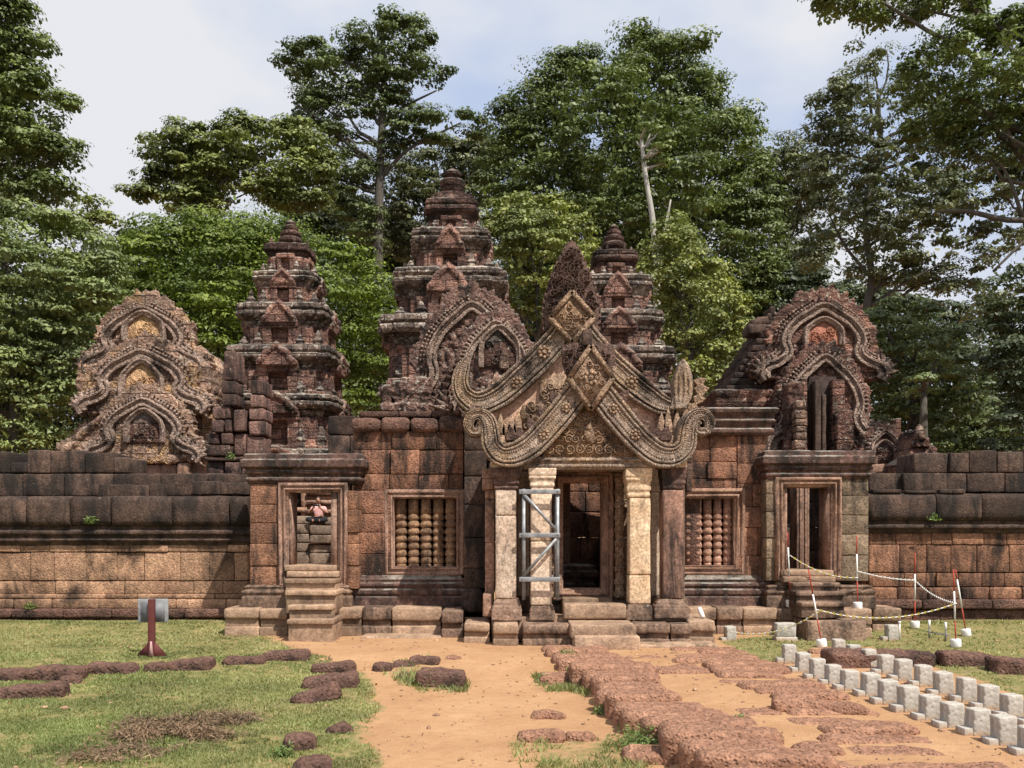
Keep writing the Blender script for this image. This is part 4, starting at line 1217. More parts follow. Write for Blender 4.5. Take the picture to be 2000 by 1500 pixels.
ZH = 18.3
H_ = thing('temple_hall', 'dark carved hall gable of two overlapping arches in front of the tallest tower', 'hall', (wx(940, ZH), ZH, 0))
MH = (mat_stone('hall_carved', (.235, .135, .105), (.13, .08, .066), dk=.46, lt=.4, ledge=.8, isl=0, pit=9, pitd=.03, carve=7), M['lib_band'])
gable(H_, 922, 592, 815, 118, ZH + .6, .8, MH, (880, 935, 700, 790, MH[0]), 16)
gable(H_, 968, 628, 815, 84, ZH, .6, MH, (940, 1012, 640, 720, M['lib_red']), 12)
m = MB()
prism(m, P2([(765, 900), (770, 800), (790, 760), (820, 715), (860, 690), (900, 660), (1010, 660), (1080, 800), (1080, 900)], ZH), ZH + 1.0, ZH + 3.5)
obj('roof', m, MH[0], H_, remesh=.045, disp=[('CLOUDS', .3, .1), ('CLOUDS', .1, .05)])
m = MB()
for a, b, y in ((745, 765, 752), (770, 800, 742), (800, 842, 735)):
    mould(m, a, b, ZH + .5, .5, [(900, 0), (805, 0), (800, .03), (790, .03), (786, -.02), (770, 0), (764, .04), (y + 4, .03), (y, -.03)])
obj('antefix', m, MH[0], H_, remesh=.028, disp=[('CLOUDS', .2, .06), ('VORONOI', .1, .05)])
m = MB()
for x, y, z in ((985, 700, 40), (970, 735, 30), (1000, 742, 34), (980, 770, 26)): flame(m, wx(x, ZH), wz(y + 20, ZH), .2, z * ZH / F, ZH - .2, ZH, 0)
ell(m, (wx(990, ZH), ZH - .05, wz(745, ZH)), (.2, .15, .2)); ell(m, (wx(962, ZH), ZH - .05, wz(760, ZH)), (.15, .12, .2))
obj('carved_figure', m, M['lib_stone'], H_, remesh=.025, disp=[('CLOUDS', .12, .05)])
m = MB()
courses(m, 640, 800, [(812, 850), (850, 900), (900, 960)], ZH - .6, .6, (40, 70), r=.03, amp=.02)
obj('side_wall', m, M['laterite_dark'], H_)
# broken masonry left of the left tower
M['ruin'] = mat_stone('ruin', (.21, .12, .095), (.10, .06, .052), dk=.52, lt=.25, light=(.36, .3, .24), isl=.4, pit=24, pitd=.02)
RU = thing('ruined_wall', 'broken stack of squared stones between the left library and the left tower', 'wall', (wx(455, 16.8), 16.8, 0))
m = MB()
for a, b, t, bt in ((436, 460, 685, 742), (430, 459, 744, 768), (432, 461, 769, 792), (415, 450, 794, 818), (413, 436, 820, 844), (438, 452, 820, 844), (456, 480, 800, 842), (402, 428, 846, 868), (430, 452, 846, 868), (404, 452, 869, 890), (455, 484, 848, 890), (397, 488, 892, 900), (402, 436, 902, 938), (438, 470, 902, 938),
                    (490, 515, 742, 770), (488, 514, 771, 796), (487, 516, 797, 820), (484, 516, 822, 850), (480, 515, 852, 892), (396, 440, 936, 985), (440, 520, 936, 985), (470, 520, 893, 936)):
    sb(m, a + .4, b - .4, t, bt, 16.6 + rng.uniform(0, .12), .6, r=.03, amp=.022, rot=rng.uniform(-.06, .06))
obj('masonry', m, M['ruin'], RU)
# ------------------------------------------------------------------ ground: sand path, worn lawn
def sm(a, b, t):
    t = np.clip((t - a) / (b - a), 0, 1); return t * t * (3 - 2 * t)
def gz(x, y):
    x = np.atleast_1d(np.asarray(x, float)); y = np.atleast_1d(np.asarray(y, float))
    edge = .42 + (11.86 - y) * .15                              # left kerb of the causeway
    left = 1 - sm(-.05, .35, x - edge)
    z = -.17 * left * (1 - sm(9.6, 11.9, y))
    z = z + .1 * sm(13.4, 14.6, y) * (1 - sm(40, 60, y))
    z = z + .05 * sm(2.0, 3.6, -x) * (1 - sm(10.5, 12.5, y))
    p = np.stack([x, y, x * 0], -1)
    return z + .05 * fbm(p * .7, 3) + .018 * fbm(p * 4, 3)
def gpt(px, py):
    z = -.1
    for _ in range(6):
        Z = (EYE - z) * F / (py - HY); z = float(gz(wx(px, Z), Z)[0])
    return wx(px, Z), Z, z
LAWN = [(-1600, 1205), (435, 1205), (500, 1232), (560, 1262), (640, 1290), (700, 1312), (738, 1370), (712, 1440), (742, 1500), (780, 2200), (-2600, 2200)]
LAWN_R = [(1405, 1252), (1520, 1238), (1700, 1203), (3600, 1200), (4200, 1600), (2060, 1385), (1850, 1310), (1700, 1262), (1600, 1266), (1500, 1300), (1440, 1284)]
TUFTS = [[(735, 1302), (830, 1288), (915, 1330), (915, 1352), (830, 1352), (770, 1325)], [(1000, 1445), (1180, 1438), (1300, 1470), (1240, 1520), (1010, 1500)], [(1045, 1318), (1130, 1318), (1150, 1352), (1060, 1348)],
         [(1195, 1400), (1260, 1395), (1310, 1455), (1230, 1475)], [(1075, 1268), (1120, 1272), (1160, 1322), (1120, 1312)]]
m = MB()
gx = np.concatenate([[-400, -200, -100, -60, -40, -28, -20, -16], np.arange(-13, 13.01, .07), [16, 20, 28, 40, 60, 100, 200, 400]])
gy = np.concatenate([[-60, -20, -5, 1, 3.5, 4.6], np.arange(5.2, 16.5, .06), [17, 18, 20, 23, 27, 33, 42, 60, 90, 150, 300, 600]])
XX, YY = np.meshgrid(gx, gy, indexing='ij')
xf, yf = XX.ravel(), YY.ravel()
zf = gz(xf, yf)
nx_, ny_ = XX.shape
ii = np.arange(nx_ * ny_).reshape(nx_, ny_)
m.add(np.stack([xf, yf, zf], -1), np.stack([ii[:-1, :-1], ii[1:, :-1], ii[1:, 1:], ii[:-1, 1:]], -1).reshape(-1, 4))
def grass_at(x, y, z, soft=True):
    pp = np.stack([x, y, x * 0], -1)
    jx = fbm(pp * 1.6, 3) * .9 * (1 if soft else 0); jy = fbm(pp * 1.6 + 40, 3) * .7 * (1 if soft else 0)
    yy = np.maximum(y + jy * .6, .5)
    px = CX + F * (x + jx * .5) / yy; py = HY + F * (EYE - z) / yy
    g = inpoly(px, py, LAWN).astype(float)
    g = np.maximum(g, inpoly(px, py, LAWN_R) * .95)
    for T_ in TUFTS: g = np.maximum(g, inpoly(px, py, T_) * .55)
    g[y < .6] = 1
    return g
gm_ = grass_at(xf, yf, zf)
gg = gm_.reshape(nx_, ny_)
for _ in range(3):
    gg = (gg + np.roll(gg, 1, 0) + np.roll(gg, -1, 0) + np.roll(gg, 1, 1) + np.roll(gg, -1, 1)) / 5
t = NT('ground')
at = t.n('Attribute'); at.attribute_name = 'grass'
f = t.math('ADD', at.outputs['Fac'], t.math('MULTIPLY', t.math('SUBTRACT', t.noise(7, 5, .65), .5), 1.1))
f = t.ramp(f, (.38, 0), (.72, 1))
sand = t.mix(t.ramp(t.noise(1.3, 6, .65), (.3, 0), (.7, 1)), (.455, .275, .15), (.35, .195, .10))
sand = t.mix(t.ramp(t.noise(6, 6, .75, t.map((1, 2.2, 1))), (.52, 0), (.72, .7)), sand, (.27, .145, .08))
sand = t.mix(t.ramp(t.noise(38, 3, .6), (.66, 0), (.72, .5)), sand, (.2, .11, .07))
turf = t.mix(t.ramp(t.noise(2.2, 6, .7), (.35, 0), (.65, 1)), (.20, .185, .07), (.33, .235, .12))
turf = t.mix(t.ramp(t.noise(11, 6, .75), (.42, 0), (.6, .9)), turf, (.115, .13, .04))
col = t.mix(f, sand, turf)
nb = t.bump(t.noise(5, 8, .7), .6, .06)
nb = t.bump(t.noise(45, 4, .7), .6, .012, nb)
M['ground'] = t.pbr(col, .95, nb, spec=.1)
go = obj('ground', m, M['ground'], smooth=True)
a_ = go.data.attributes.new('grass', 'FLOAT', 'POINT'); a_.data.foreach_set('value', gg.ravel().astype(np.float32))
tag(go, None, None, None, 'structure')

# grass blades over the lawns
def blades(n, poly, hmin, hmax, dens_noise=.0, lim=None):
    xs = [p[0] for p in poly]; ys = [p[1] for p in poly]
    px = rng.uniform(max(min(xs), -500), min(max(xs), 2500), n); py = rng.uniform(min(ys), min(max(ys), 1620), n)
    k = inpoly(px, py, poly); px, py = px[k], py[k]
    z = np.full(len(px), -.08)
    for _ in range(3):
        Z = (EYE - z) * F / (py - HY); x = (px - CX) * Z / F; z = gz(x, Z)
    x = x + rng.normal(0, .03, len(x)); Z = Z + rng.normal(0, .05, len(Z))
    z = gz(x, Z)
    p = np.stack([x, Z, z * 0], -1)
    d = fbm(p * 2.2, 3) * .8 + fbm(p * 9, 2) * .55
    k = (d > dens_noise + rng.normal(0, .07, len(d))) & (Z < 14.8)
    return x[k], Z[k], z[k], hmin + (hmax - hmin) * rng.random(k.sum()) * (1 + np.clip(d[k], 0, .5))
BL = [blades(420000, LAWN, .006, .028, -.10), blades(70000, LAWN_R, .012, .04, -.06)]
for T_ in TUFTS: BL.append(blades(5000, T_, .02, .075, -.02))
x = np.concatenate([b[0] for b in BL]); y = np.concatenate([b[1] for b in BL]); z = np.concatenate([b[2] for b in BL]); h = np.concatenate([b[3] for b in BL])
n = len(x)
a = rng.uniform(0, 2 * np.pi, n); w = rng.uniform(.004, .010, n) * np.clip(y / 7, 1, 2); ln = rng.uniform(.2, 1.3, n); a2 = rng.uniform(0, 2 * np.pi, n)
b0 = np.stack([x - w * np.cos(a), y - w * np.sin(a), z - .004], -1); b1 = np.stack([x + w * np.cos(a), y + w * np.sin(a), z - .004], -1)
b2 = np.stack([x + ln * h * np.cos(a2), y + ln * h * np.sin(a2), z + h], -1)
m = MB(); m.add(np.stack([b0, b1, b2], 1).reshape(-1, 3), np.arange(3 * n).reshape(-1, 3))
M['grass'] = mat_leaf('grass', (.195, .215, .08), (.34, .30, .14), (.15, .185, .062), .3, .6)
tag(obj('grass', m, M['grass']), 'short worn green and straw coloured grass on both lawns', 'grass', None, 'stuff')

# leafy weeds at the foot of the causeway
def leaves(mb, C, nrm_up, size, asp=.5):
    """many small bent leaf faces at points C"""
    n = len(C)
    N = nrm_up / np.linalg.norm(nrm_up, axis=1, keepdims=True)
    t = rng.normal(size=(n, 3)); t -= N * (t * N).sum(1, keepdims=True); t /= np.linalg.norm(t, axis=1, keepdims=True)
    b = np.cross(N, t)
    s = (size * rng.uniform(.6, 1.35, n))[:, None]
    v = np.stack([C - t * s, C + b * s * asp - t * s * .1, C + t * s - N * s * .35, C - b * s * asp - t * s * .1], 1)
    mb.add(v.reshape(-1, 3), np.arange(4 * n).reshape(-1, 4))
M['weed'] = mat_leaf('weed', (.10, .16, .04), (.22, .27, .09), (.12, .17, .05))
def weed(label, px, py, r, n):
    n = int(n * 1.7)
    x, y, z = gpt(px, py)
    m = MB()
    d = rng.normal(size=(n, 3)); d[:, 2] = np.abs(d[:, 2]); d /= np.linalg.norm(d, axis=1, keepdims=True)
    C = np.array([x, y, z]) + d * r * rng.uniform(.02, 1, (n, 1)) * np.array([1, .8, .8])
    leaves(m, C, d * .6 + rng.normal(0, .5, (n, 3)) + [0, 0, .5], .022, .3)
    o = obj('weed', m, M['weed'], loc=(x, y, z))
    return tag(o, label, 'plant', 'weeds growing by the path stones')
weed('largest leafy weed at the foot of the causeway kerb nearest the viewer', 1243, 1462, .28, 420)
weed('leafy weed against the middle of the causeway kerb', 1176, 1394, .14, 160)
weed('leafy weed where the causeway kerb meets the porch steps', 1105, 1285, .17, 160)
weed('low weed in front of the big rounded boulder on the path', 838, 1338, .22, 220)
weed('weed beside the squared stone left of the causeway kerb', 1062, 1330, .13, 120)
weed('small weed growing between the paving blocks', 1447, 1408, .08, 70)
weed('weeds under the dark boulder near the lower edge', 552, 1478, .16, 160)

# pebbles and fallen leaves scattered over sand and lawn
def scatter(n, x0, x1, y0, y1):
    x = rng.uniform(x0, x1, n); y = y0 + (y1 - y0) * rng.random(n) ** 1.5
    return x, y, gz(x, y)
x, y, z = scatter(1800, -7, 8, 5.5, 13.3)
m = MB(); P_, Q_ = lattice(2, 2, 2)
for k in range(len(x)):
    r_ = rng.uniform(.006, .016) * (2 if rng.random() < .06 else 1)
    p_ = P_ - 1.0; p_ = p_ / np.linalg.norm(p_, axis=1, keepdims=True) * r_ * rng.uniform(.6, 1.3, 3) * np.array([1, 1, .6]) + rng.normal(0, r_ * .12, p_.shape)
    m.add(p_ + np.array([x[k], y[k], z[k] + r_ * .2]), Q_)
M['pebble'] = mat_stone('pebble', (.36, .22, .14), (.24, .14, .095), dk=.05, lt=.1, isl=.45, pit=40)
tag(obj('pebbles', m, M['pebble']), 'small reddish pebbles scattered over the sandy path', 'pebbles', None, 'stuff')
x, y, z = scatter(650, -8, 8, 5.5, 14.2)
m = MB(); C_ = np.stack([x, y, z + .012], -1)
leaves(m, C_, rng.normal(0, .35, (len(x), 3)) + [0, 0, 1], .026, .4)
M['dead_leaf'] = mat_leaf('dead_leaf', (.16, .075, .03), (.3, .17, .06), (.1, .05, .025), .1, .7)
tag(obj('fallen_leaves', m, M['dead_leaf']), 'brown fallen leaves scattered over lawn and sand', 'leaves', None, 'stuff')

# ------------------------------------------------------------------ loose stones of the path edges
def rock(label, px0, px1, pt, pb, depth=.3, mat='old_stone', rot=0, tilt=0, r=.06, amp=.035, group='old laterite stones along the path edges', name='kerb_stone'):
    xa, y, z = gpt(px0, pb); xb, _, _ = gpt(px1, pb)
    hgt = (pb - pt) * y / F * .62
    m = MB()
    stone(m, xa, xb, y, y + depth, z - .08, z + max(hgt, .03), r=(r * 1.2, r, r * .8), amp=amp, res=.035, freq=7.0, rot=rot, tilt=tilt, nmax=16)
    o = obj(name, m, M[mat], loc=((xa + xb) / 2, y + depth / 2, z), smooth=True)
    return tag(o, label, 'stone', group)
for a in (
    ('dark stone cut by the left picture edge in the upper kerb line', -60, 42, 1300, 1331, .3, 'old_stone', 0, 0),
    ('dark kerb stone second from the left picture edge', 46, 152, 1289, 1331, .3, 'old_stone', 0, .02),
    ('long dark kerb stone left of the signpost foot', 156, 258, 1284, 1316, .28, 'old_stone', 0, -.02),
    ('short dark kerb stone directly in front of the signpost', 273, 322, 1283, 1309, .25, 'old_stone', 0, 0),
    ('dark kerb stone just right of the signpost foot', 322, 412, 1275, 1308, .3, 'old_stone', 0, .05),
    ('low half buried kerb stone right of the signpost', 430, 512, 1274, 1296, .3, 'old_stone', .1, .03),
    ('rounded kerb stone at the bend beside the sand', 508, 600, 1264, 1288, .35, 'old_stone', .15, .03),
    ('flat brown stone behind the corner of the lawn', 604, 692, 1288, 1313, .35, 'old_stone', .2, .05),
    ('big dark stone at the corner where lawn meets sand', 586, 694, 1310, 1345, .35, 'old_stone', .12, .12),
    ('tilted dark slab leaning down into the lawn', 560, 658, 1335, 1372, .3, 'old_stone', .5, .32),
    ('small broken stone below the left kerb line', 106, 150, 1312, 1337, .2, 'old_stone', .3, 0),
    ('long grey stone at the lower left kerb step', -50, 106, 1330, 1367, .3, 'old_stone', .1, .08),
    ('dark boulder on the lawn edge near the lower edge', 548, 608, 1424, 1468, .28, 'old_stone', .2, 0),
    ('thin slanted stone beside the dark lawn edge boulder', 630, 682, 1410, 1434, .25, 'old_stone', .4, .3),
    ('stone cut by the bottom picture edge beside the lawn', 562, 640, 1478, 1512, .3, 'old_stone', .2, 0),
    ('small square stone at the left of the path cluster', 725, 764, 1289, 1312, .28, 'old_stone', 0, 0),
    ('oblong stone at the back of the path cluster', 798, 858, 1275, 1297, .25, 'old_stone', 0, 0),
    ('thin low stone behind the big rounded boulder', 866, 902, 1276, 1288, .2, 'paving', 0, 0),
    ('flat grey stone between the path cluster stones', 764, 812, 1290, 1304, .3, 'old_stone', 0, 0),
    ('smallest stone in front of the path cluster', 773, 803, 1309, 1323, .18, 'old_stone', 0, 0),
    ('biggest rounded boulder in the middle of the sand path', 812, 906, 1296, 1342, .42, 'old_stone', 0, -.04),
    ('squared stone standing just left of the causeway kerb', 1054, 1121, 1312, 1338, .4, 'paving', 0, .05),
    ('low reddish stone sunk in the sand path', 1037, 1106, 1385, 1405, .2, 'paving', 0, -.1),
    ('long low reddish stone in front on the sand path', 1010, 1106, 1424, 1449, .25, 'paving', 0, .1),
    ('short reddish stone at the end of the long low one', 1105, 1162, 1426, 1449, .2, 'paving', 0, -.08),
    ('long brown block on the lawn behind the concrete footings', 1625, 1842, 1256, 1306, .45, 'old_stone', 0, -.02),
    ('dark rounded stone right of the long brown block', 1850, 1962, 1266, 1303, .4, 'old_stone', -.1, -.1),
    ('dark rounded stone cut by the right picture edge', 1955, 2070, 1276, 1318, .4, 'old_stone', -.1, -.08),
    ('flat reddish stone lying before the first concrete footing', 1478, 1545, 1293, 1308, .2, 'paving', -.1, -.03),
    ('low reddish slab under the leaning red and white pole', 1582, 1640, 1264, 1277, .2, 'paving', 0, 0),
): rock(*a)

# ------------------------------------------------------------------ causeway of laterite paving blocks
def paver(x0, x1, y0, y1, top, label, group, rot=0, tilt=0, r=.055):
    m = MB()
    stone(m, x0, x1, y0, y1, top - .34, top, r=(r * 1.8, r, r), amp=.026, res=.035, freq=5.0, rot=rot, tilt=tilt, nmax=30)
    o = obj('paving_stone', m, M['paving'], loc=((x0 + x1) / 2, (y0 + y1) / 2, top - .3), smooth=True)
    tag(o, label, 'paving stone', group)
yy = 5.15
rows = []
while yy < 11.75:
    d = rng.uniform(.25, .37); rows.append((yy, yy + d)); yy += d + rng.uniform(.012, .05)
nL = len(rows)
ORD = ['first', 'second', 'third', 'fourth', 'fifth', 'sixth', 'seventh', 'eighth', 'ninth', 'tenth', 'eleventh', 'twelfth', 'thirteenth', 'fourteenth', 'fifteenth', 'sixteenth', 'seventeenth', 'eighteenth', 'nineteenth', 'twentieth', 'twenty-first', 'twenty-second', 'twenty-third', 'twenty-fourth', 'twenty-fifth']
for k, (a, b) in enumerate(rows):
    ye = (a + b) / 2
    Lx = .42 + (11.86 - ye) * .15 + rng.uniform(-.07, .07); Rx = 3.08 + (11.86 - ye) * .02 + rng.uniform(-.12, .1)
    wl = rng.uniform(.6, 1.0); wr = rng.uniform(.65, 1.1)
    tl = .045 + rng.uniform(-.035, .045)
    paver(Lx, Lx + wl, a, b, tl, '%s reddish laterite block from the porch in the left kerb of the causeway' % ORD[nL - 1 - k], 'left kerb of the causeway', rng.uniform(-.05, .05), rng.uniform(-.02, .02))
    if rng.random() < .98:
        paver(Rx - wr, Rx, a, b, .035 + rng.uniform(-.04, .045), '%s reddish laterite block from the porch in the right kerb of the causeway' % ORD[nL - 1 - k], 'right kerb of the causeway', rng.uniform(-.06, .06), rng.uniform(-.03, .03))
    gap0, gap1 = Lx + wl, Rx - wr
    far = ye > 9.4
    if gap1 - gap0 > .3 and (far and rng.random() < .85 or (ye < 7.9 and rng.random() < .85) or 8.1 < ye < 8.5):
        g0 = gap0 + (0 if far else rng.uniform(0, .06)); g1 = gap1 - (0 if far else rng.uniform(0, .1))
        if g1 - g0 > .85:
            c = (g0 + g1) / 2 + rng.uniform(-.2, .2)
            segs = ((g0, c), (c, g1))
        else: segs = ((g0, g1),)
        for q, (u, v) in enumerate(segs):
            paver(u, v, a + .01, b - .01, .012 + rng.uniform(-.035, .035), 'worn laterite block sunk in the sand between the causeway kerbs', 'sunken paving between the causeway kerbs', rng.uniform(-.06, .06), rng.uniform(-.02, .02), .05)
for a in (('loose dark laterite block lying across the right kerb of the causeway', 1515, 1700, 1362, 1395, .25, 'paving', -.25, -.06),
          ('square laterite block at the bottom edge left of the causeway', 1222, 1335, 1462, 1494, .35, 'paving', 0, 0)):
    rock(*a, group=None, name='paving_stone')

# ------------------------------------------------------------------ concrete footings
def footing_mesh():
    m = MB()
    stone(m, -.07, .075, -.07, .07, -.02, .225, r=.014, amp=.009, res=.03, freq=9)
    q = MB()
    stone(q, -.145, -.071, -.068, .068, -.02, .07, r=.01, amp=.004, res=.05)
    return m.mesh('footing_block', (0, 0, 0)), q.mesh('footing_step', (0, 0, 0))
FMS = [footing_mesh() for _ in range(5)]
for q_ in FMS:
    for me in q_: me.materials.append(M['concrete'])
FM = FMS[0]
_f0 = []
def footing(px, py, label, group, s=1.0, rot=0):
    x, y, z = gpt(px, py); y += .07
    if not _f0:
        r_ = thing('concrete_footing', label, 'footing', (0, 0, 0), group)
        for nm, me in zip(('block', 'step'), FM):
            o = bpy.data.objects.new(nm, me); COL.objects.link(o); o.parent = r_
        _f0.append(r_)
    else:
        r_ = _f0[0].copy(); COL.objects.link(r_)
        for c in _f0[0].children:
            d = c.copy(); d.parent = r_; COL.objects.link(d)
        V_ = FMS[int(rng.integers(5))]
        for c in r_.children: c.data = V_[0] if c.name.startswith('block') else V_[1]
        tag(r_, label, 'footing')
        if group: r_['group'] = group
        elif 'group' in r_.keys(): del r_['group']
    r_.location = (x, y, z - rng.uniform(.004, .022)); r_.rotation_euler = (rng.uniform(-.03, .03), rng.uniform(-.04, .04), rot); r_.scale = (s * rng.uniform(.94, 1.07), s * rng.uniform(.94, 1.07), s * rng.uniform(.92, 1.06))
    return r_
row1 = list(zip([1541, 1568, 1598, 1628, 1660, 1701, 1738, 1778, 1820, 1864, 1915, 1968, 2022], [1297, 1313, 1326, 1338, 1350, 1361, 1377, 1392, 1408, 1422, 1438, 1457, 1479]))
row2 = list(zip([1637, 1667, 1699, 1732, 1766, 1806, 1846, 1890, 1935, 1981, 2032], [1279, 1294, 1305, 1317, 1330, 1342, 1358, 1372, 1386, 1402, 1420]))
for k, (a, b) in enumerate(row1): footing(a + 3, b, 'pale concrete footing, %s from the gateway in the row nearer the causeway' % ORD[k], 'row of concrete footings nearer the causeway', 1, rng.uniform(-.09, .09))
for k, (a, b) in enumerate(row2): footing(a + 3, b, 'pale concrete footing, %s from the gateway in the row nearer the lawn' % ORD[k], 'row of concrete footings nearer the lawn', 1, rng.uniform(-.05, .05))
footing(1428, 1251, 'single concrete footing beside the right corner of the porch plinth', 'scattered concrete footings', 1.05, .1)
footing(1572, 1243, 'concrete footing half hidden behind the pale square stone', 'scattered concrete footings', 1.0)
footing(1686, 1244, 'concrete footing in front of the right gateway steps', 'scattered concrete footings', 1.08)
footing(1745, 1251, 'concrete footing standing behind the long brown block', 'scattered concrete footings', 1.05)
x, y, z = gpt(1537, 1252)
m = MB(); stone(m, x - .16, x + .16, y, y + .2, z - .03, z + .06, r=.02, amp=.01); 
o = thing('marker_stone', 'pale mottled square stone set on a slab right of the porch plinth', 'stone', (x, y, z))
obj('slab', m, M['concrete'], o)
m = MB(); stone(m, x - .145, x + .145, y + .02, y + .18, z + .06, z + .26, r=.02, amp=.008); obj('upright', m, M['concrete'], o)

# ------------------------------------------------------------------ red and white poles with plastic chains
def pole(label, base, top, segs, rad=.0095):
    """base, top in world metres; segs = (from, to, paint) along the pole"""
    b, t = Vector(base), Vector(top)
    o = thing('barrier_pole', label, 'pole', base, 'red and white barrier poles')
    d = (t - b).normalized()
    for k, (u, v, mt) in enumerate(segs):
        m = MB(); tube(m, [b.lerp(t, u), b.lerp(t, v)], rad if mt == 'red_paint' else rad * 1.25, 10); obj('rod' if mt == 'red_paint' else 'sleeve', m, M[mt], o)
    m = MB(); u = d.orthogonal().normalized()
    tube(m, [b - d * .0, b + d * .012, b + d * .10, b + d * .115], [.062, .07, .07, .062], 16); obj('base', m, M['white_paint'], o)
    return o
def on_ground(px, py): return gpt(px, py)
p1 = (wx(1544, 13.62), 13.62, .435)
pole('barrier pole on the plinth at the left jamb of the right gateway', p1, (wx(1538, 13.6), 13.6, wz(1040, 13.6)), [(.08, .42, 'red_paint'), (.42, .8, 'white_paint'), (.8, 1, 'red_paint')])
g = on_ground(1606, 1264)
pole('leaning barrier pole standing free in front of the right gateway steps', g, (wx(1579, 12.2), 12.2, wz(1112, 12.2)), [(.08, .36, 'red_paint'), (.36, .68, 'white_paint'), (.68, 1, 'red_paint')])
p3 = (wx(1675, 13.45), 13.45, .41)
pole('barrier pole on the plinth at the right pier of the right gateway', p3, (wx(1673, 13.45), 13.45, wz(1046, 13.45)), [(.08, .38, 'red_paint'), (.38, .75, 'white_paint'), (.75, 1, 'red_paint')])
p4 = on_ground(1787, 1222)
pole('barrier pole standing close to the right enclosure wall', p4, (wx(1787, p4[1]), p4[1], wz(1080, p4[1])), [(.08, .36, 'red_paint'), (.36, .72, 'white_paint'), (.72, 1, 'red_paint')])
p5 = on_ground(1867, 1264)
pole('barrier pole on the right lawn nearest the viewer of the far pair', p5, (wx(1862, p5[1]), p5[1], wz(1112, p5[1])), [(.08, .34, 'red_paint'), (.34, .72, 'white_paint'), (.72, 1, 'red_paint')])
p6 = on_ground(1888, 1242)
pole('leaning barrier pole rightmost on the right lawn', p6, (wx(1866, p6[1]), p6[1], wz(1112, p6[1])), [(.08, .42, 'red_paint'), (.42, .85, 'white_paint'), (.85, 1, 'red_paint')])
def chain(label, a, b, sag, mats=('chain_w', 'chain_y')):
    a, b = Vector(a), Vector(b)
    n = max(12, int((b - a).length / .045))
    P = [a.lerp(b, k / n) - Vector((0, 0, sag * 4 * (k / n) * (1 - k / n))) for k in range(n + 1)]
    o = thing('plastic_chain', label, 'chain', tuple(a), 'plastic barrier chains')
    for q, mt in enumerate(mats):
        m = MB()
        for k in range(q, n, len(mats)):
            u, v = P[k], P[k + 1]; e = (v - u) * .15
            w = Vector((0, 0, .011)) if k % 2 else Vector((.004, .011, 0))
            c = (u + v) / 2
            tube(m, [u - e, c + w, v + e, c - w, u - e], .0055, 5)
        obj('links', m, M[mt], o)
    return o
zc = 13.55
chain('yellow and white chain hanging across the right gateway steps', (wx(1543, 13.6), 13.58, wz(1085, 13.6)), (wx(1674, 13.45), 13.43, wz(1128, 13.45)), .1)
chain('white chain running from the right gateway pier along the wall', (wx(1675, 13.45), 13.43, wz(1116, 13.45)), (wx(1787, p4[1]), p4[1] - .03, wz(1133, p4[1])), .03, ('chain_w',))
chain('white chain sloping between the wall pole and the rightmost poles', (wx(1788, p4[1]), p4[1] - .03, wz(1136, p4[1])), (wx(1866, p5[1]), p5[1] + .02, wz(1178, p5[1])), .06, ('chain_w',))
chain('white chain sagging low from the leaning pole to the right lawn', (wx(1592, 12.23), 12.18, wz(1190, 12.2)), (wx(1866, p5[1]), p5[1] - .02, wz(1178, p5[1])), .16)
chain('yellow chain lying low before the plinth right of the porch', (wx(1430, 13.0), 13.0, wz(1234, 13)), (wx(1596, 12.25), 12.22, wz(1196, 12.2)), .14, ('chain_y', 'chain_w'))
o = thing('low_rail', 'low white rail on short dark posts on the right lawn', 'rail', gpt(1835, 1250))
for a, b in ((1815, 1247), (1847, 1252)):
    q = gpt(a, b); m = MB(); tube(m, [q, (q[0], q[1], q[2] + .16)], .012, 8); obj('post', m, M['sign_dark'], o)
    m = MB(); tube(m, [(q[0], q[1], q[2] + .16), (q[0], q[1], q[2] + .28)], .017, 8); obj('cap', m, M['white_paint'], o)
q0, q1 = gpt(1810, 1240), gpt(1856, 1248)
m = MB(); tube(m, [(q0[0], q0[1], q0[2] + .05), (q1[0], q1[1], q1[2] + .05)], .01, 8); obj('bar', m, M['steel'], o)
q = gpt(1757, 1250)
o = thing('metal_stake', 'thin white stake beside the footing behind the long brown block', 'stake', q)
m = MB(); tube(m, [q, (q[0], q[1], q[2] + .26)], .012, 8); obj('shaft', m, M['white_paint'], o)
m = MB(); tube(m, [(q[0], q[1], q[2] + .25), (q[0], q[1], q[2] + .28)], .018, 8); obj('cap', m, M['chain_w'], o)
q = gpt(1375, 1228)
o = thing('white_offcut', 'short white offcut leaning on the porch plinth at the right', 'offcut', (wx(1371, 12.9), 12.9, .34))
m = MB(); tube(m, [(wx(1366, 12.9), 12.9, wz(1188, 12.9)), (wx(1373, 12.8), 12.8, wz(1206, 12.8))], .035, 10); obj('shaft', m, M['white_paint'], o)

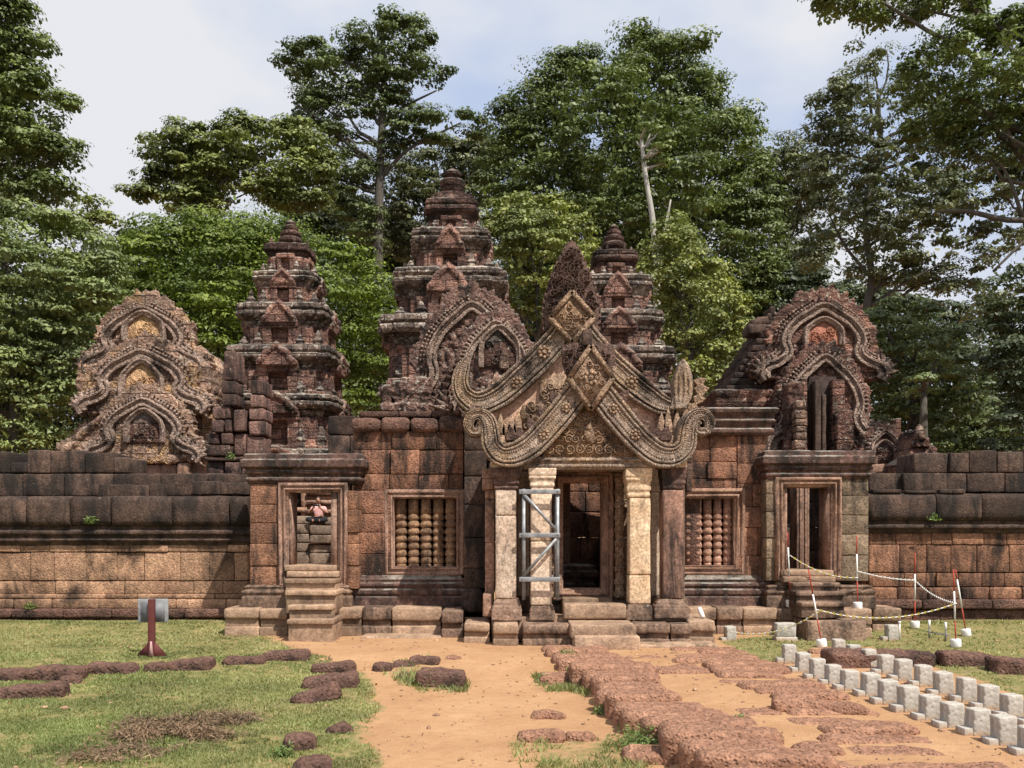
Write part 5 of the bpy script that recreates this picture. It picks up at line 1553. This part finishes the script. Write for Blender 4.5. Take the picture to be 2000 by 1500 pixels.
# ------------------------------------------------------------------ steel brace round the second pillar
zb0, zb1 = 12.6, 13.12
B = thing('steel_brace', 'grey steel brace of bolted bars clamped around the cream porch pillar', 'brace', (wx(1056, 12.8), 12.8, .36))
for px in (1023, 1089):
    for Z in (zb0, zb1):
        m = MB(); a = wx(px, zb0); box(m, a - .025, a + .025, Z - .006, Z + .0, wz(1172, zb0), wz(955, zb0)); box(m, a - .025, a - .017, Z, Z + .04, wz(1172, zb0), wz(955, zb0)); obj('post', m, M['steel'], B)
for py in (960, 1045, 1131):
    for Z, nm in ((zb0 - .02, 'crossbar'), (zb1 + .02, 'crossbar')):
        m = MB(); stone(m, wx(1014, zb0), wx(1094, zb0), Z - .012, Z + .008, wz(py + 5, zb0), wz(py - 4, zb0), r=.003, amp=0); 
        ob = obj(nm, m, M['steel'], B)
        m = MB()
        for px in (1020, 1089): ell(m, (wx(px, zb0), Z - .014, wz(py, zb0)), (.012, .008, .012), 6, 4)
        c = obj('bolts', m, M['sign_dark'], B); c.parent = ob
    for px in (1019, 1091):
        m = MB(); box(m, wx(px, zb0) - .012, wx(px, zb0) + .012, zb0 + .001, zb1 - .007, wz(py + 4, zb0), wz(py - 3, zb0)); obj('side_bar', m, M['steel'], B)
for (a, b) in (((1023, 966), (1087, 1036)), ((1087, 1052), (1023, 1124))):
    m = MB(); pa = Vector((wx(a[0], zb0), zb0 - .012, wz(a[1], zb0))); pb = Vector((wx(b[0], zb0), zb0 - .012, wz(b[1], zb0)))
    dv = (pb - pa).normalized(); nv = Vector((-dv.z, 0, dv.x)) * .022
    for off in (0, .0):
        V = [pa - nv, pb - nv, pb + nv, pa + nv]
        m.add([tuple(v) for v in V] + [(v.x, v.y - .012, v.z) for v in V], [[0, 1, 2, 3], [7, 6, 5, 4], [0, 4, 5, 1], [1, 5, 6, 2], [2, 6, 7, 3], [3, 7, 4, 0]])
        break
    obj('diagonal', m, M['steel'], B)

# ------------------------------------------------------------------ signboard seen from behind
x, y, z = gpt(297, 1282)
M['maroon'] = simple('maroon_paint', (.11, .03, .027), .7, 0, .004, .3)
S = thing('signboard', 'back of a small grey sign on a dark red post standing on the left lawn', 'sign', (x, y, z))
s = y / F
m = MB(); stone(m, x - .045, x + .035, y - .03, y + .03, z, z + 112 * s, r=.006, amp=.002); obj('post', m, M['maroon'], S)
m = MB()
prism(m, [(x - 31 * s, z), (x - 5 * s, z + 30 * s), (x + 4 * s, z + 30 * s), (x + 30 * s, z)], y - .012, y + .012); obj('foot', m, M['maroon'], S)
m = MB()
prism(m, [(x - 3 * s, z), (x + 5 * s, z), (x + 2 * s, z + 30 * s), (x - 1 * s, z + 30 * s)], y - .05, y - .032); obj('foot_plate', m, simple('faded_paint', (.45, .27, .25), .6), S)
m = MB(); stone(m, x - 30 * s, x + 29 * s, y + .032, y + .06, z + 66 * s, z + 112 * s, r=.006, amp=.001)
p = obj('panel', m, M['sign_grey'], S)
m = MB(); box(m, x - 24 * s, x + 23 * s, y + .026, y + .031, z + 68 * s, z + 106 * s); c = obj('recess', m, M['sign_dark'], S); c.parent = p

# ------------------------------------------------------------------ raked heap of dry grass on the lawn
def heap(label, pts, n):
    x0, y0, z0 = gpt(*pts[0])
    m = MB(); 
    for px, py in pts:
        x, y, z = gpt(px, py)
        k = n // len(pts)
        C = np.array([x, y, z]) + np.stack([rng.normal(0, .13, k), rng.normal(0, .10, k), np.abs(rng.normal(0, .03, k))], -1)
        C[:, 2] += .13 * np.clip(fbm(C * np.array([5, 5, 0]), 3) + .12, 0, 1)
        leaves(m, C, rng.normal(size=(k, 3)) * .6 + [0, 0, .6], .035, .14)
    return tag(obj('grass_heap', m, M['dry'], loc=(x0, y0, z0)), label, 'heap')
M['dry'] = mat_leaf('dry_grass', (.09, .06, .04), (.27, .19, .11), (.14, .09, .055), .1, .8)
heap('larger raked heap of dry brown grass on the left lawn', [(380, 1420), (420, 1408), (350, 1432), (455, 1410), (400, 1440)], 5200)
heap('smaller darker heap of dry grass left of the larger one', [(285, 1430), (300, 1418), (270, 1444)], 2600)
heap('thin trail of dry grass near the bottom of the lawn', [(240, 1470), (200, 1480), (170, 1488), (300, 1476)], 1000)

# ------------------------------------------------------------------ person sitting on the terrace
def skin_obj(name, mat, parent, nodes, edges, root=0, sub=2):
    me = bpy.data.meshes.new(name)
    base = parent['_base']
    me.from_pydata([tuple(n[k] - base[k] for k in range(3)) for n in nodes], edges, [])
    me.materials.append(mat)
    o = bpy.data.objects.new(name, me); COL.objects.link(o); o.parent = parent
    md = o.modifiers.new('skin', 'SKIN')
    for i, n in enumerate(nodes):
        me.skin_vertices[0].data[i].radius = (n[3], n[4] if len(n) > 4 else n[3])
    me.skin_vertices[0].data[root].use_root = True
    o.modifiers.new('smooth', 'SUBSURF').levels = sub
    o.modifiers['smooth'].render_levels = sub
    return o
ps = 21.45
px_, pz_ = wx(622, ps), wz(1021, ps)
PE = thing('person', 'person in a pink shirt and dark trousers sitting cross legged on the terrace', 'person', (px_, ps, pz_))
PS = .72
def q(x, y, z, *r): return (px_ + x * PS, ps + y * PS, pz_ + z * PS, *[k * PS for k in r])
body = [q(0, .06, .12, .15, .12), q(0, .04, .34, .13, .1), q(0, .02, .5, .17, .1), q(0, .02, .57, .08), q(0, .01, .66, .05),
        q(.19, .02, .5, .055), q(.31, -.04, .33, .045), q(.2, -.2, .42, .035), q(.12, -.27, .5, .03),
        q(-.19, .02, .5, .055), q(-.31, -.04, .33, .045), q(-.2, -.2, .42, .035), q(-.12, -.27, .5, .03),
        q(.14, .0, .1, .09), q(.36, -.26, .12, .07), q(.08, -.36, .06, .05), q(-.14, .0, .1, .09), q(-.36, -.26, .12, .07), q(-.08, -.36, .06, .05)]
skin_obj('body', M['skin'], PE, body, [(0, 1), (1, 2), (2, 3), (3, 4), (2, 5), (5, 6), (6, 7), (7, 8), (2, 9), (9, 10), (10, 11), (11, 12), (0, 13), (13, 14), (14, 15), (0, 16), (16, 17), (17, 18)])
skin_obj('shirt', M['shirt'], PE, [q(0, .06, .1, .18, .14), q(0, .04, .34, .155, .125), q(0, .02, .49, .19, .125), q(0, .02, .56, .1), q(.2, .02, .5, .075), q(.28, -.02, .4, .062), q(-.2, .02, .5, .075), q(-.28, -.02, .4, .062)],
         [(0, 1), (1, 2), (2, 3), (2, 4), (4, 5), (2, 6), (6, 7)])
skin_obj('trousers', M['black_cloth'], PE, [q(0, .06, .08, .17, .13), q(.14, -.02, .1, .105), q(.36, -.26, .12, .085), q(.1, -.36, .06, .065), q(-.14, -.02, .1, .105), q(-.36, -.26, .12, .085), q(-.1, -.36, .06, .065)],
         [(0, 1), (1, 2), (2, 3), (0, 4), (4, 5), (5, 6)])
m = MB(); ell(m, q(0, -.01, .77), (.056, .068, .083), 14, 10); ell(m, q(0, -.105, .765), (.014, .02, .022), 6, 4); ell(m, q(.08, 0, .765), (.012, .02, .03), 6, 4); ell(m, q(-.08, 0, .765), (.012, .02, .03), 6, 4)
obj('head', m, M['skin'], PE, smooth=True)
m = MB(); ell(m, q(0, .015, .80), (.067, .073, .078), 14, 10); obj('hair', m, M['hair'], PE, smooth=True)
for sx in (-1, 1):
    m = MB()
    ell(m, q(sx * .1, -.29, .53), (.03, .02, .04), 8, 6)
    for k in range(4): tube(m, [q(sx * (.085 + .012 * k), -.30, .55), q(sx * (.07 + .012 * k), -.315, .585 + .006 * (k % 2)), q(sx * (.055 + .012 * k), -.31, .605)], [.009, .008, .007], 6)
    tube(m, [q(sx * .075, -.3, .53), q(sx * .055, -.315, .545)], [.011, .009], 6)
    obj('hand', m, M['skin'], PE, smooth=True)
ph = MB(); box(ph, px_ - .075, px_ + .075, ps - .235, ps - .227, pz_ + .40, pz_ + .45)
tag(obj('phone', ph, M['phone'], loc=(px_, ps - .32, pz_ + .55)), 'dark phone held up by the sitting person in pink', 'phone')

# ------------------------------------------------------------------ trees
def wiggle(a, b, k, amp):
    a, b = np.array(a, float), np.array(b, float)
    return [tuple(a + (b - a) * i / k + (rng.normal(0, amp, 3) * math.sin(math.pi * i / k) if 0 < i < k else 0)) for i in range(k + 1)]
def tree(name, label, polys, Z, leaf, mat, trunk=None, dens=5.0, nl=110, sr=.85, flat=.42, thick=3.0, gap=-.35, bark='bark', limbs=14, tr=.22, group='trees behind the temple', droop=0., gapf=.33, inner=1.0, extra=(), keep=1.0):
    P = []
    for poly in (polys if isinstance(polys[0], list) else [polys]):
        pa = np.array(poly, float)
        ar = .5 * abs(np.dot(pa[:, 0], np.roll(pa[:, 1], -1)) - np.dot(pa[:, 1], np.roll(pa[:, 0], -1))) * (Z / F) ** 2
        n = int(ar * dens * 3)
        px = rng.uniform(pa[:, 0].min(), pa[:, 0].max(), n); py = rng.uniform(pa[:, 1].min(), pa[:, 1].max(), n)
        k = inpoly(px, py, poly); px, py = px[k], py[k]
        k = rng.permutation(len(px))[:int(ar * dens)]; px, py = px[k], py[k]
        d = np.full(len(px), 1e9)
        for i in range(len(pa)):
            a, b = pa[i], pa[(i + 1) % len(pa)]
            e = b - a; t_ = np.clip(((px - a[0]) * e[0] + (py - a[1]) * e[1]) / (e @ e + 1e-9), 0, 1)
            d = np.minimum(d, np.hypot(px - a[0] - t_ * e[0], py - a[1] - t_ * e[1]))
        d = d * Z / F
        th = np.minimum(d * .9 + .4, thick)
        x, z = wx(px, Z), wz(py, Z)
        y = Z + rng.uniform(-1, 1, len(px)) * th
        q = fbm(np.stack([x, y * .6, z], -1) * gapf + Z, 3)
        k = q > gap
        P.append(np.stack([x, y, z, d], -1)[k])
    C = np.concatenate(P); C = C[rng.random(len(C)) < keep]
    d = C[:, 3]; C = C[:, :3]
    base = (float(C[:, 0].mean()), float(Z), 0.0)
    if trunk: base = (wx(trunk[0][0], Z), float(Z), 0.0)
    th = thing(name, label, 'tree', base, group)
    ns = len(C)
    # sprays: shallow domes of leaves
    dr = rng.normal(size=(ns, nl, 3)); dr /= np.linalg.norm(dr, axis=2, keepdims=True)
    dr[..., 2] = np.where(dr[..., 2] < -.25, -dr[..., 2], dr[..., 2])
    rad = sr * rng.uniform(.55, 1.35, (ns, 1, 1)) * rng.uniform(.3, 1, (ns, nl, 1)) ** .5
    L = C[:, None, :] + dr * rad * np.array([1, 1, flat])
    if droop: L[..., 2] -= droop * (dr[..., 0] ** 2 + dr[..., 1] ** 2) * rad[..., 0]
    nrm = dr * np.array([.9, .9, .6]) + rng.normal(0, .27, dr.shape) + np.array([0, 0, .55])
    m = MB()
    leaves(m, L.reshape(-1, 3), nrm.reshape(-1, 3), np.repeat(leaf * .29 * rng.uniform(.7, 1.5, ns), nl), .6)
    if inner:                                                    # bigger leaves of the crown's inside
        k = d > 1.0
        Ci = np.repeat(C[k], 9, 0) + rng.normal(0, .55, (k.sum() * 9, 3)); Ci[:, 1] += .9
        if len(Ci): leaves(m, Ci, rng.normal(size=Ci.shape) + [0, 0, .3], leaf * .6 * inner, .6)
    obj('crown', m, mat, th)
    m = MB()
    if trunk:
        T0 = [(wx(a, Z), Z + .0, max(wz(b, Z), -.1)) for a, b in trunk]
        pts = [tuple(p) for p in cat(T0, 4)]
        tube(m, pts, np.linspace(tr, tr * .35, len(pts)), 10)
        s0 = np.array(pts[len(pts) // 3:])
    else:
        pts = wiggle(base, (base[0], Z, float(np.percentile(C[:, 2], 60))), 6, .15)
        tube(m, pts, np.linspace(tr, tr * .4, 7), 10); s0 = np.array(pts[2:])
    for i in rng.permutation(ns)[:limbs]:
        e = C[i]
        lo = s0[s0[:, 2] < e[2]]
        s = lo[np.argmin(np.abs(lo[:, 2] - (e[2] - .6 * abs(e[0] - lo[:, 0]))))] if len(lo) else s0[0]
        w = wiggle(s, e, 6, .03 * np.linalg.norm(e - s))
        tube(m, w, np.linspace(tr * .4, .02, 7), 6)
    for line, r0 in extra:
        tube(m, [tuple(p) for p in cat([(wx(a, Z), Z + dy, wz(b, Z)) for a, b, dy in line], 4)], np.linspace(r0, r0 * .35, (len(line) - 1) * 4 + 1), 7)
    obj('trunk', m, M[bark], th)
    return th
def leafmat(name, c, warm=(1.45, 1.3, .9), tr=.2):
    return mat_leaf(name, c, tuple(a * b for a, b in zip(c, warm)), tuple(a * .62 for a in c), tr)
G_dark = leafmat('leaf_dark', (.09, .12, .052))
G_mid = leafmat('leaf_mid', (.105, .14, .052))
G_gold = leafmat('leaf_gold', (.14, .17, .06))
G_lime = leafmat('leaf_lime', (.105, .15, .03), (1.7, 1.45, .9), .25)
G_pale = leafmat('leaf_pale', (.165, .21, .09), (1.4, 1.25, .9))
G_vine = leafmat('leaf_vine', (.20, .235, .085), (1.5, 1.3, .9))
G_grey = leafmat('leaf_grey', (.12, .138, .085))
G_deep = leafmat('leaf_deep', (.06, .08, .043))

for lab, px, py, Zw in (('tiny weed sprouting under the coping of the left wall', 178, 1022, 14.84), ('tiny weed sprouting from the left wall near the picture edge', 60, 1188, 14.9), ('tiny weed in a joint of the right wall coping', 1822, 1016, 14.84), ('small weed on top of the broken stack by the left tower', 452, 896, 16.5)):
    x, y, z = wx(px, Zw), Zw, wz(py, Zw)
    m = MB(); d = rng.normal(size=(90, 3)); d[:, 2] = np.abs(d[:, 2]); d[:, 1] = -np.abs(d[:, 1]) * .6; d /= np.linalg.norm(d, axis=1, keepdims=True)
    leaves(m, np.array([x, y, z]) + d * .13 * rng.uniform(.02, 1, (90, 1)), d * .6 + rng.normal(0, .5, (90, 3)) + [0, 0, .4], .03, .35)
    tag(obj('weed', m, M['weed'], loc=(x, y, z)), lab, 'plant')
tree('tall_tree', 'tall dense tree at the upper left picture edge', [(-420, -160), (-40, -60), (40, 10), (80, 80), (95, 125), (70, 150), (130, 165), (140, 215), (110, 240), (80, 260), (150, 275), (155, 310), (110, 330), (140, 375), (70, 395), (-420, 420)], 40, .3, G_mid, [(-60, 900), (-50, 500), (-40, 200)], 7, sr=.9, flat=.36, thick=4, gap=-.22, gapf=.42)
tree('broadleaf_tree', 'light green leafy tree at the left edge in front of the taller one', [(-420, 420), (-60, 400), (40, 395), (120, 425), (190, 450), (232, 520), (225, 580), (190, 640), (175, 700), (150, 760), (110, 830), (90, 900), (-420, 960)], 28, .2, G_pale, [(20, 960), (30, 760), (20, 560)], 15, sr=.6, flat=.36, thick=3, gap=-.24, gapf=.55)
tree('flat_crowned_tree', 'bright green tree with layered flat sprays behind the left tower', [(210, 560), (215, 480), (270, 440), (330, 418), (420, 425), (520, 412), (580, 440), (620, 470), (690, 480), (735, 520), (800, 560), (810, 640), (770, 700), (765, 790), (690, 840), (400, 860), (180, 860), (180, 700)], 34, .2, G_lime, [(620, 960), (610, 760), (580, 560)], 8.5, nl=130, sr=1.1, flat=.18, thick=3.5, gap=-.2, gapf=.42, droop=.12)
tree('spreading_tree', 'airy golden green tree above the left library gable', [[(300, 270), (330, 240), (420, 250), (470, 230), (520, 250), (600, 240), (650, 300), (645, 350), (640, 410), (560, 410), (500, 395), (480, 350), (440, 390), (400, 400), (350, 380), (320, 370), (290, 350)], [(235, 385), (260, 360), (310, 365), (320, 385), (270, 395)], [(330, 370), (420, 360), (430, 420), (330, 425)]], 48, .32, G_gold, [(390, 960), (385, 600), (385, 400), (400, 300)], 7.5, sr=.85, flat=.4, thick=3.4, gap=-.3, extra=(([(390, 420, 0), (440, 350, 0), (520, 300, 0)], .12), ([(385, 410, 0), (330, 340, 0)], .1)))
tree('umbrella_tree', 'tall dark tree with flat layered branches above the left tower', [[(545, 110), (575, 80), (610, 75), (640, 95), (690, 60), (720, 40), (790, 25), (830, 50), (850, 70), (830, 110), (860, 130), (900, 130), (860, 160), (800, 165), (770, 190), (720, 180), (680, 200), (640, 190), (600, 210), (570, 180)], [(560, 200), (640, 190), (730, 195), (800, 185), (780, 215), (740, 230), (690, 250), (620, 250), (580, 235)], [(520, 250), (600, 230), (690, 255), (720, 270), (680, 290), (600, 280)], [(770, 230), (830, 205), (900, 215), (960, 235), (940, 265), (850, 280), (780, 290), (760, 330), (720, 330)], [(640, 300), (720, 290), (740, 350), (740, 480), (700, 480), (660, 420)]], 52, .3, G_dark, [(740, 960), (738, 560), (742, 330), (750, 180), (748, 80)], 5.2, sr=.8, flat=.28, thick=3, gap=-.26, tr=.36,
     extra=(([(742, 330, 0), (690, 290, 0), (640, 250, -.5), (580, 215, -1)], .16), ([(745, 250, 0), (790, 200, .5), (850, 160, 1)], .13), ([(742, 350, 0), (800, 290, 0), (900, 240, 0)], .14), ([(748, 180, 0), (700, 130, 0), (620, 110, 0)], .12)))
tree('background_tree', 'dusky green tree between the umbrella tree and the tallest tower', [(740, 330), (800, 300), (860, 280), (960, 260), (1000, 300), (960, 380), (920, 480), (800, 520), (740, 500), (745, 420)], 58, .34, G_grey, [(830, 960), (835, 500)], 5, sr=.85, thick=3, gap=-.22)
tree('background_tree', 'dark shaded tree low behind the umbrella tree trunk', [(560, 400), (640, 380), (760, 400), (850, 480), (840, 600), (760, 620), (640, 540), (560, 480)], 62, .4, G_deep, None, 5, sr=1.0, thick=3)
tree('giant_tree', 'biggest broad dark tree right of the tallest tower', [(985, 190), (1050, 160), (1010, 135), (1080, 130), (1090, 95), (1150, 105), (1200, 95), (1205, 65), (1250, 55), (1290, 75), (1330, 70), (1375, 80), (1360, 115), (1400, 150), (1420, 160), (1400, 190), (1460, 215), (1480, 250), (1500, 330), (1510, 420), (1520, 520), (1470, 640), (1300, 640), (1100, 640), (1000, 560), (960, 420), (930, 330), (1000, 240), (960, 210)], 46, .28, G_mid, [(1270, 960), (1265, 500), (1262, 250)], 8.5, sr=.95, flat=.33, thick=5, gap=-.2, gapf=.42, tr=.4)
tree('vine_clad_tree', 'yellow green leafy tree just right of the tallest tower', [(935, 420), (980, 390), (1040, 380), (1100, 400), (1150, 440), (1170, 520), (1150, 640), (1060, 660), (1000, 620), (960, 560), (940, 490)], 36, .22, G_vine, [(1050, 960), (1050, 560)], 12, sr=.55, flat=.4, thick=2.2, gap=-.2, gapf=.6)
tree('vine_clad_tree', 'yellow green drooping tree right of the gable finial', [(1250, 500), (1290, 440), (1330, 420), (1350, 450), (1390, 500), (1425, 540), (1450, 600), (1455, 680), (1430, 720), (1400, 780), (1320, 800), (1290, 700), (1300, 620), (1260, 560)], 34, .2, G_vine, [(1350, 960), (1350, 600)], 13, sr=.55, flat=.55, thick=2.2, gap=-.2, gapf=.6, droop=.3)
tree('pale_trunked_tree', 'slender tree with a bare white forked trunk', [(1235, 250), (1300, 240), (1320, 300), (1280, 330), (1240, 310)], 39, .22, G_mid, [(1290, 960), (1282, 560), (1276, 440), (1262, 350), (1252, 270)], 5, sr=.5, thick=1.2, bark='pale_bark', tr=.2, inner=0, extra=(([(1284, 500, 0), (1300, 440, 0), (1310, 390, 0)], .1), ([(1262, 350, 0), (1255, 310, 0), (1270, 260, 0)], .08)))
tree('background_tree', 'grey green tree right of the giant tree with sky gaps', [(1470, 300), (1520, 270), (1570, 280), (1620, 300), (1640, 420), (1620, 520), (1580, 600), (1520, 640), (1460, 640), (1440, 560), (1500, 460)], 50, .3, G_grey, [(1530, 960), (1530, 500)], 6.5, sr=.75, thick=3, gap=-.18, gapf=.5)
tree('grey_leaved_tree', 'tall grey green tree with many sky gaps above the right library', [(1585, 240), (1600, 180), (1650, 130), (1720, 100), (1780, 150), (1850, 200), (1880, 300), (1870, 420), (1900, 500), (1920, 560), (1840, 600), (1780, 560), (1700, 560), (1640, 540), (1600, 560), (1570, 520), (1600, 440), (1580, 360)], 34, .22, G_grey, [(1692, 960), (1690, 640), (1702, 540), (1690, 420), (1720, 280)], 11, sr=.5, flat=.5, thick=2.3, gap=-.06, gapf=.62, tr=.2, extra=(([(1698, 580, 0), (1740, 540, 0), (1820, 500, 0)], .09), ([(1700, 540, 0), (1650, 480, 0), (1620, 420, 0)], .08)))
tree('overhanging_tree', 'near tree reaching in from the upper right corner with bare limbs', [[(1560, -20), (1600, 10), (1590, 35), (1640, 30), (1660, 15), (1680, 60), (1660, 95), (1720, 50), (1760, 30), (1790, 45), (1830, 10), (1860, 30), (1920, 40), (1930, -60), (1560, -60)], [(1800, 80), (1900, 40), (2020, 30), (2300, 0), (2300, 260), (2080, 300), (1980, 330), (1900, 310), (1840, 250), (1780, 200), (1740, 180)], [(1760, 200), (1850, 250), (1960, 330), (1900, 330), (1800, 290)]], 24, .17, G_mid, [(2180, 960), (2150, 600), (2110, 300), (2090, 60)], 17, sr=.45, flat=.5, thick=1.8, gap=-.2, gapf=.6, tr=.3, limbs=10,
     extra=(([(2130, 380, 0), (2000, 430, 0), (1900, 405, .3), (1850, 400, .5)], .11), ([(2120, 420, 0), (2000, 470, -.4), (1920, 540, -.5)], .08), ([(2100, 100, 0), (1960, 60, 0), (1880, 0, 0), (1840, -30, 0)], .12), ([(2000, 430, 0), (1960, 330, 0), (1900, 300, 0)], .06), ([(1960, 60, 0), (1800, 20, 0), (1720, 45, 0)], .05)))
tree('background_tree', 'lacy tree against the sky between the grey tree and the right edge', [(1850, 360), (1900, 320), (2000, 300), (2400, 280), (2400, 640), (1900, 640), (1870, 560), (1900, 480)], 33, .22, G_grey, [(2030, 960), (2020, 600), (2000, 430)], 7, sr=.5, flat=.5, thick=1.6, gap=.0, gapf=.7, tr=.16, limbs=16)
tree('broadleaf_tree', 'dark bushy tree filling the space over the right wall', [(1640, 700), (1620, 640), (1680, 600), (1760, 580), (1830, 600), (1880, 640), (1900, 700), (1950, 740), (1960, 800), (2000, 840), (2000, 960), (1640, 960), (1700, 830)], 29, .2, G_dark, [(1780, 980), (1780, 720)], 10, sr=.5, thick=2.6, gap=-.3)
tree('broadleaf_tree', 'sunlit pale leafed small tree right of the right library', [(1700, 700), (1740, 690), (1790, 700), (1850, 690), (1900, 720), (1940, 760), (1900, 790), (1800, 780), (1720, 760)], 26.5, .18, G_pale, [(1800, 980), (1805, 760)], 5, sr=.4, thick=1.0, gap=-.1, limbs=4, inner=0)
tree('dark_tree', 'almost black tree at the right picture edge over the wall', [(1935, 560), (1970, 530), (2040, 500), (2500, 420), (2500, 980), (1960, 980), (1940, 860), (1960, 760), (1930, 680)], 22, .17, G_deep, [(2100, 980), (2080, 700)], 12, sr=.42, thick=2.4, gap=-.3)
tree('yellow_flowered_tree', 'thin yellowish tree in the gap at the far left', [(130, 400), (180, 375), (225, 410), (235, 470), (180, 480), (120, 450)], 46, .3, G_gold, [(180, 960), (178, 440)], 4, sr=.7, thick=1.5, gap=-.1)
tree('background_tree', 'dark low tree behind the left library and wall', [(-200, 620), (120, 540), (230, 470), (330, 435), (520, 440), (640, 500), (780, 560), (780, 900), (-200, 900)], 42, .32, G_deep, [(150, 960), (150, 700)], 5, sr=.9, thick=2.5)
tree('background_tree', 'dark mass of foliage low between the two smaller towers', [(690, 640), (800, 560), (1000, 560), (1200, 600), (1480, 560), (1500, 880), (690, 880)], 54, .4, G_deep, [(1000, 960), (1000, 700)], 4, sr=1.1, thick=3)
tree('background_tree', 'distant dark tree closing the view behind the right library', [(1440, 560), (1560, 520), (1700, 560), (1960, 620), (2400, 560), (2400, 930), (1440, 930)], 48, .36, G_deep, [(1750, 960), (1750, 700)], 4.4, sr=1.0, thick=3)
